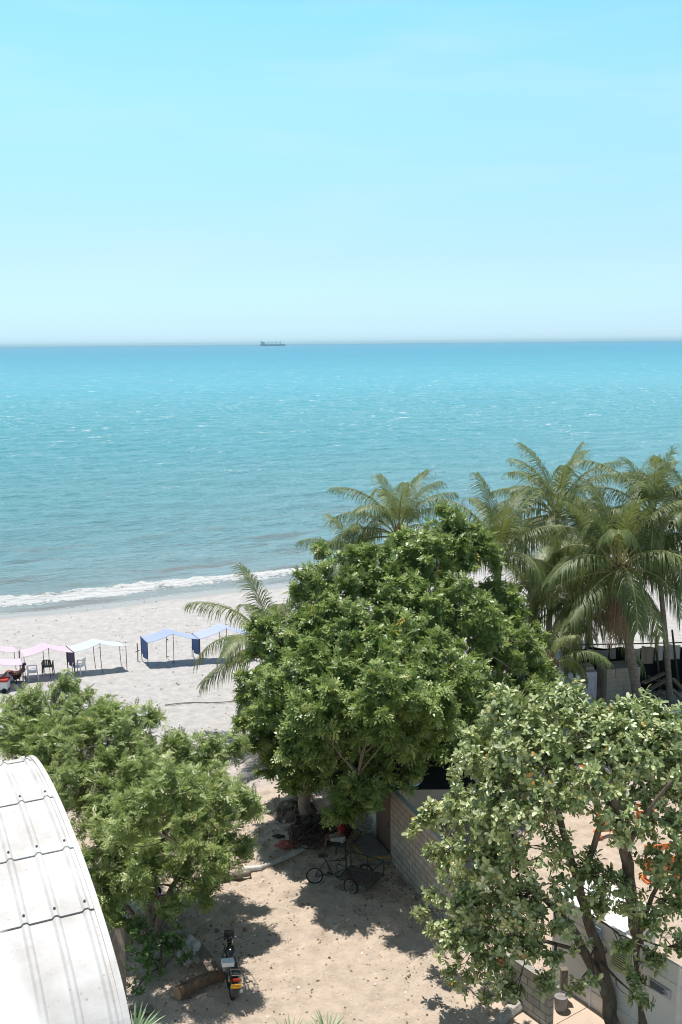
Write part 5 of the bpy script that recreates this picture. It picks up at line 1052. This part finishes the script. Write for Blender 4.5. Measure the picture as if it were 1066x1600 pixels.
sheet(fx(880), fx(1150), 0, 2.15, 0, 'shade_cloth', BLK_CL)
for a, b, z0, z1, m_ in ((1000, 1019, 1.35, 2.2, TARP2), (1021, 1034, 1.5, 2.25, TARP), (1038, 1060, 1.55, 2.3, TARP), (975, 998, 1.5, 2.15, TARP), (915, 960, 1.6, 2.1, TARP), (1066, 1110, 1.4, 2.2, TARP)):
    sheet(fx(a), fx(b), z0, z1, -.12, 'tarp', m_, .03, .08)
mb = MB(); mb.tube([(fx(880)-X0, 0, 2.25), (0, 0, 2.28), (fx(1150)-X0, 0, 2.35)], .03, 6); mb.build('top_rail', POLE, t)
for px, dz, lean in ((905, 2.4, .05), (950, 2.3, -.1), (985, 2.5, .1), (1020, 2.75, .35), (1046, 2.95, .45), (1066, 2.5, .1), (1100, 2.5, 0), (1140, 2.4, 0)):
    x = fx(px)-X0; mb = MB(); mb.tube([(x+lean, -.15, 0), (x+lean*.5, -.12, dz*.5), (x, -.1, dz)], [.06, .055, .045], 7); mb.build('pole', POLE, t)
labs = ['topmost long grey plank of the timber heap by the slim palm', 'grey plank slanting across the timber heap by the slim palm', 'pale plank at the bottom of the timber heap by the slim palm', 'broad grey plank lying low in the timber heap left of the slim palm', 'thin dark plank at the back of the timber heap left of the slim palm']
for i, (a, b, za, zb, m_) in enumerate((((1004, 1092), (1038, 1082), .75, .95, WOOD), ((1006, 1100), (1040, 1086), .5, .75, WOOD), ((1005, 1112), (1036, 1098), .2, .35, WOOD), ((1003, 1106), (1033, 1096), .4, .5, WOOD), ((1010, 1086), (1042, 1090), .9, .6, POLE))):
    plank(labs[i], a, b, .22, .05, za, zb, m_)
plank('brown timber beam right of the slim palm, leaning on the fence', (1050, 1090), (1078, 1102), .16, .10, .9, .4, mat('brown_timber', (.34, .24, .16), .9, .2, noise_=.3, nscale=6))
plank('second brown timber beam right of the slim palm, below the first', (1050, 1098), (1080, 1112), .16, .10, .6, .2, mat('brown_timber2', (.38, .29, .20), .9, .2, noise_=.3, nscale=6))
board('white surfboard lying flat on teal sheeting at the foot of the slim palm', G(1027, 1112, .62), 2.0, .62, R(4), mat('white_board', (.74, .72, .66), .35, .5))
lump('crumpled teal plastic sheeting under the white surfboard', 'plastic_sheet', 'sheet', G(1030, 1120, .25), (1.25, .5, .32), mat('teal_sheet', (.04, .36, .40), .4, .5, col2=(.45, .50, .48), nscale=3), 5, rough_=.3)
mb = MB(); mb.tube(curve_pts((0, 0, 0), (1.1, -.35, .05), .05, 8), .16, 10); o = mb.build('pipe', RUBBER, None, G(1048, 1112, .35), smooth=True); tag(o, 'thick black pipe lying at the right foot of the slim palm', 'pipe')
# ------------------------------------------------------------------ beach litter line, low plants at the bottom edge
a = GG(258, 1103, .03); b = GG(388, 1094, .03); mb = MB(); P = [a+(b-a)*s+V3(0, .12*math.sin(s*7), 0)-a for s in np.linspace(0, 1, 16)]; mb.tube(P, .022, 6); o = mb.build('weathered_pole', WOOD, None, a); tag(o, 'long thin weathered pole half sunk in the beach sand below the blue awnings', 'pole')
def spiky(label, c, n, L_, m_):
    t = thing('spiky_plant', label, 'plant', c, group='spiky plants at the bottom edge'); TV, TF = blade(6, .05, .5, .45, lambda s: max(.08, (1-s)**.6*(.4+s*.8))); k = n
    az = np.arange(k)*2.4+rng.normal(size=k)*.1; el = np.linspace(R(85), R(5), k)+rng.normal(size=k)*.08
    X = np.stack([np.cos(az)*np.cos(el), np.sin(az)*np.cos(el), np.sin(el)], 1); Zv = np.tile([0, 0, 1.], (k, 1))+np.stack([-np.cos(az), -np.sin(az), np.zeros(k)], 1)*.5
    P = np.stack([np.cos(az)*.04, np.sin(az)*.04, .22+0*az], 1); V, F = instances(TV, TF, P, X, Zv, L_*(.75+.3*rng.random(k)))
    link('leaves', np_mesh('leaves', V, F, m_, {'var': np.repeat(rng.random(k), len(TV))}), t)
    mb = MB(); mb.lathe([(.07, -.1), (.09, .1), (.05, .3), (0, .34)], 8); mb.build('stem', PBARK, t)
LM_S = leaf_mat('striped_leaf', [(0, (.10, .20, .10)), (.6, (.22, .36, .18)), (1, (.50, .58, .38))], .45, .4, .2)
for lab, px, py, L_ in (('spiky green plant right beside the white roof edge at the bottom', 212, 1648, .8), ('spiky plant at the bottom edge, left one below the motorcycle lane', 455, 1652, .65), ('spiky plant at the bottom edge, right one of the close pair', 512, 1648, .7), ('third spiky plant cut off by the bottom edge behind the pair', 487, 1668, .6)):
    spiky(lab, GG(px, py), 95, L_, LM_S)
# pebbles, shell bits and fallen leaves (countless): one object each
def scatter(name, n, fn, tmplV, tmplF, smin, smax, m_, flat=1.0, cat='pebbles'):
    xy = np.array([fn() for _ in range(n)]); z = ground_z(xy[:, 0], xy[:, 1]); P = np.column_stack([xy, z+.004]); az = rng.random(n)*6.28
    X = np.stack([np.cos(az), np.sin(az), rng.normal(size=n)*.15], 1); Zv = np.tile([0, 0, 1.], (n, 1))+rng.normal(size=(n, 3))*.25
    V, F = instances(tmplV, tmplF, P, X, Zv, smin+(smax-smin)*rng.random(n)**3); o = link(name, np_mesh(name, V, F, m_, {'var': np.repeat(rng.random(n), len(tmplV))})); tag(o, {'pebbles': 'small stones and shell bits strewn over the sandy lane', 'leaf_litter': 'dry fallen leaves and twigs strewn under the trees', 'beach_debris': 'scattered dark bits of debris along the beach'}[name], cat, None, 'stuff')
oc = np.array([(1, 0, 0), (0, .8, 0), (-1, .1, 0), (0, -.9, 0), (.1, 0, .6), (0, 0, -.4)], float); of = np.array([(0, 1, 4, 4), (1, 2, 4, 4), (2, 3, 4, 4), (3, 0, 4, 4)])
of = np.array([(0, 1, 4), (1, 2, 4), (2, 3, 4), (3, 0, 4)])
PEB = leaf_mat('pebble', [(0, (.12, .10, .085)), (.55, (.30, .25, .21)), (.8, (.55, .50, .45)), (1, (.75, .73, .7))], .8, .3, 0)
scatter('pebbles', 3600, lambda: (rng.uniform(-6.5, 5), rng.uniform(19, 37)), oc, of, .006, .055, PEB)
LIT = leaf_mat('dry_leaf', [(0, (.10, .07, .045)), (.6, (.24, .16, .09)), (1, (.42, .28, .10))], .8, .2, .1)
lv, lf = blade(2, .3, .3, .3)
def under():
    k = rng.integers(0, 5); c, s = ((1.0, 29.5, 2.2, 2.2), (-4.8, 24.5, 2.0, 1.8), (4.3, 23.0, 1.6, 2.5), (2.0, 28.0, .35, 2.2), (-1.0, 31.0, 1.2, 1.2))[k][:2], (2.2, 2.0, 1.6, .9, 1.3)[k]
    return c[0]+rng.normal()*s, c[1]+rng.normal()*s
scatter('leaf_litter', 5200, under, lv, lf, .05, .13, LIT, cat='leaf litter')
def beachd():
    y = rng.uniform(38, 62); return rng.uniform(-20, 6), y
scatter('beach_debris', 900, beachd, oc, of, .015, .09, leaf_mat('debris', [(0, (.09, .075, .06)), (1, (.30, .25, .2))], .9, .1, 0), cat='debris')
# ------------------------------------------------------------------ ship on the horizon
SY = 7800.; c_ = AY(426, 540, SY); t = thing('cargo_ship', 'grey cargo ship with four deck cranes, far out on the horizon', 'ship', (c_[0], SY, SEA_Z))
SH = mat('ship_hull', (.34, .36, .42), .6, .3); SW = mat('ship_upper', (.5, .52, .56), .6, .3)  # bluish greys kept pale, painting distance haze into the ship's colours
hull = MB(); st_ = []
for x, w, zb, zt in ((-98, 8, 3, 12), (-85, 14, 0, 11), (-40, 16, -2, 10), (60, 16, -2, 10), (85, 12, -2, 12), (99, 2, 4, 15)):
    st_ += [(x, -w, zb), (x, w, zb), (x, w, zt), (x, -w, zt)]
F = [(4*i+k, 4*i+(k+1) % 4, 4*i+4+(k+1) % 4, 4*i+4+k) for i in range(5) for k in range(4)]+[(3, 2, 1, 0), (20, 21, 22, 23)]
hull.add(st_, F); hull.build('hull', SH, t)
mb = MB(); mb.box((-72, 0, 19), (24, 24, 17)); mb.box((-70, 0, 29), (16, 26, 4)); mb.build('bridge_house', SW, t); mb = MB(); mb.box((-84, 0, 24), (7, 8, 26)); mb.build('funnel', SH, t)
for x in (-32, -2, 30, 62):
    mb = MB(); mb.box((x, 0, 20), (4, 5, 22)); mb.box((x, 0, 30), (6, 7, 5)); mb.beam((x, 0, 27), (x-14, 0, 18), 2, 2); mb.build('deck_crane', SH, t)
for x in (-50, -17, 14, 46, 78): mb = MB(); mb.box((x, 0, 11.5), (20, 22, 3)); mb.build('hatch_cover', SW, t)
# ------------------------------------------------------------------ sea haze
hz_ = bpy.data.materials.new('haze'); hz_.use_nodes = True; nt = hz_.node_tree; nt.nodes.remove(nt.nodes['Principled BSDF'])
pvn = nt.nodes.new('ShaderNodeVolumePrincipled'); pvn.inputs['Density'].default_value = HAZE = 5e-5; pvn.inputs['Color'].default_value = (.5, .86, 1, 1); pvn.inputs['Anisotropy'].default_value = 0
nt.links.new(pvn.outputs[0], nt.nodes['Material Output'].inputs['Volume'])
mb = MB(); mb.box((0, 0, 0), (2*20500, 2*20500, 48)); o = mb.build('haze', hz_, None, (0, 0, 40-24)); tag(o, 'thin pale sea haze over the water', 'haze', None, 'stuff')
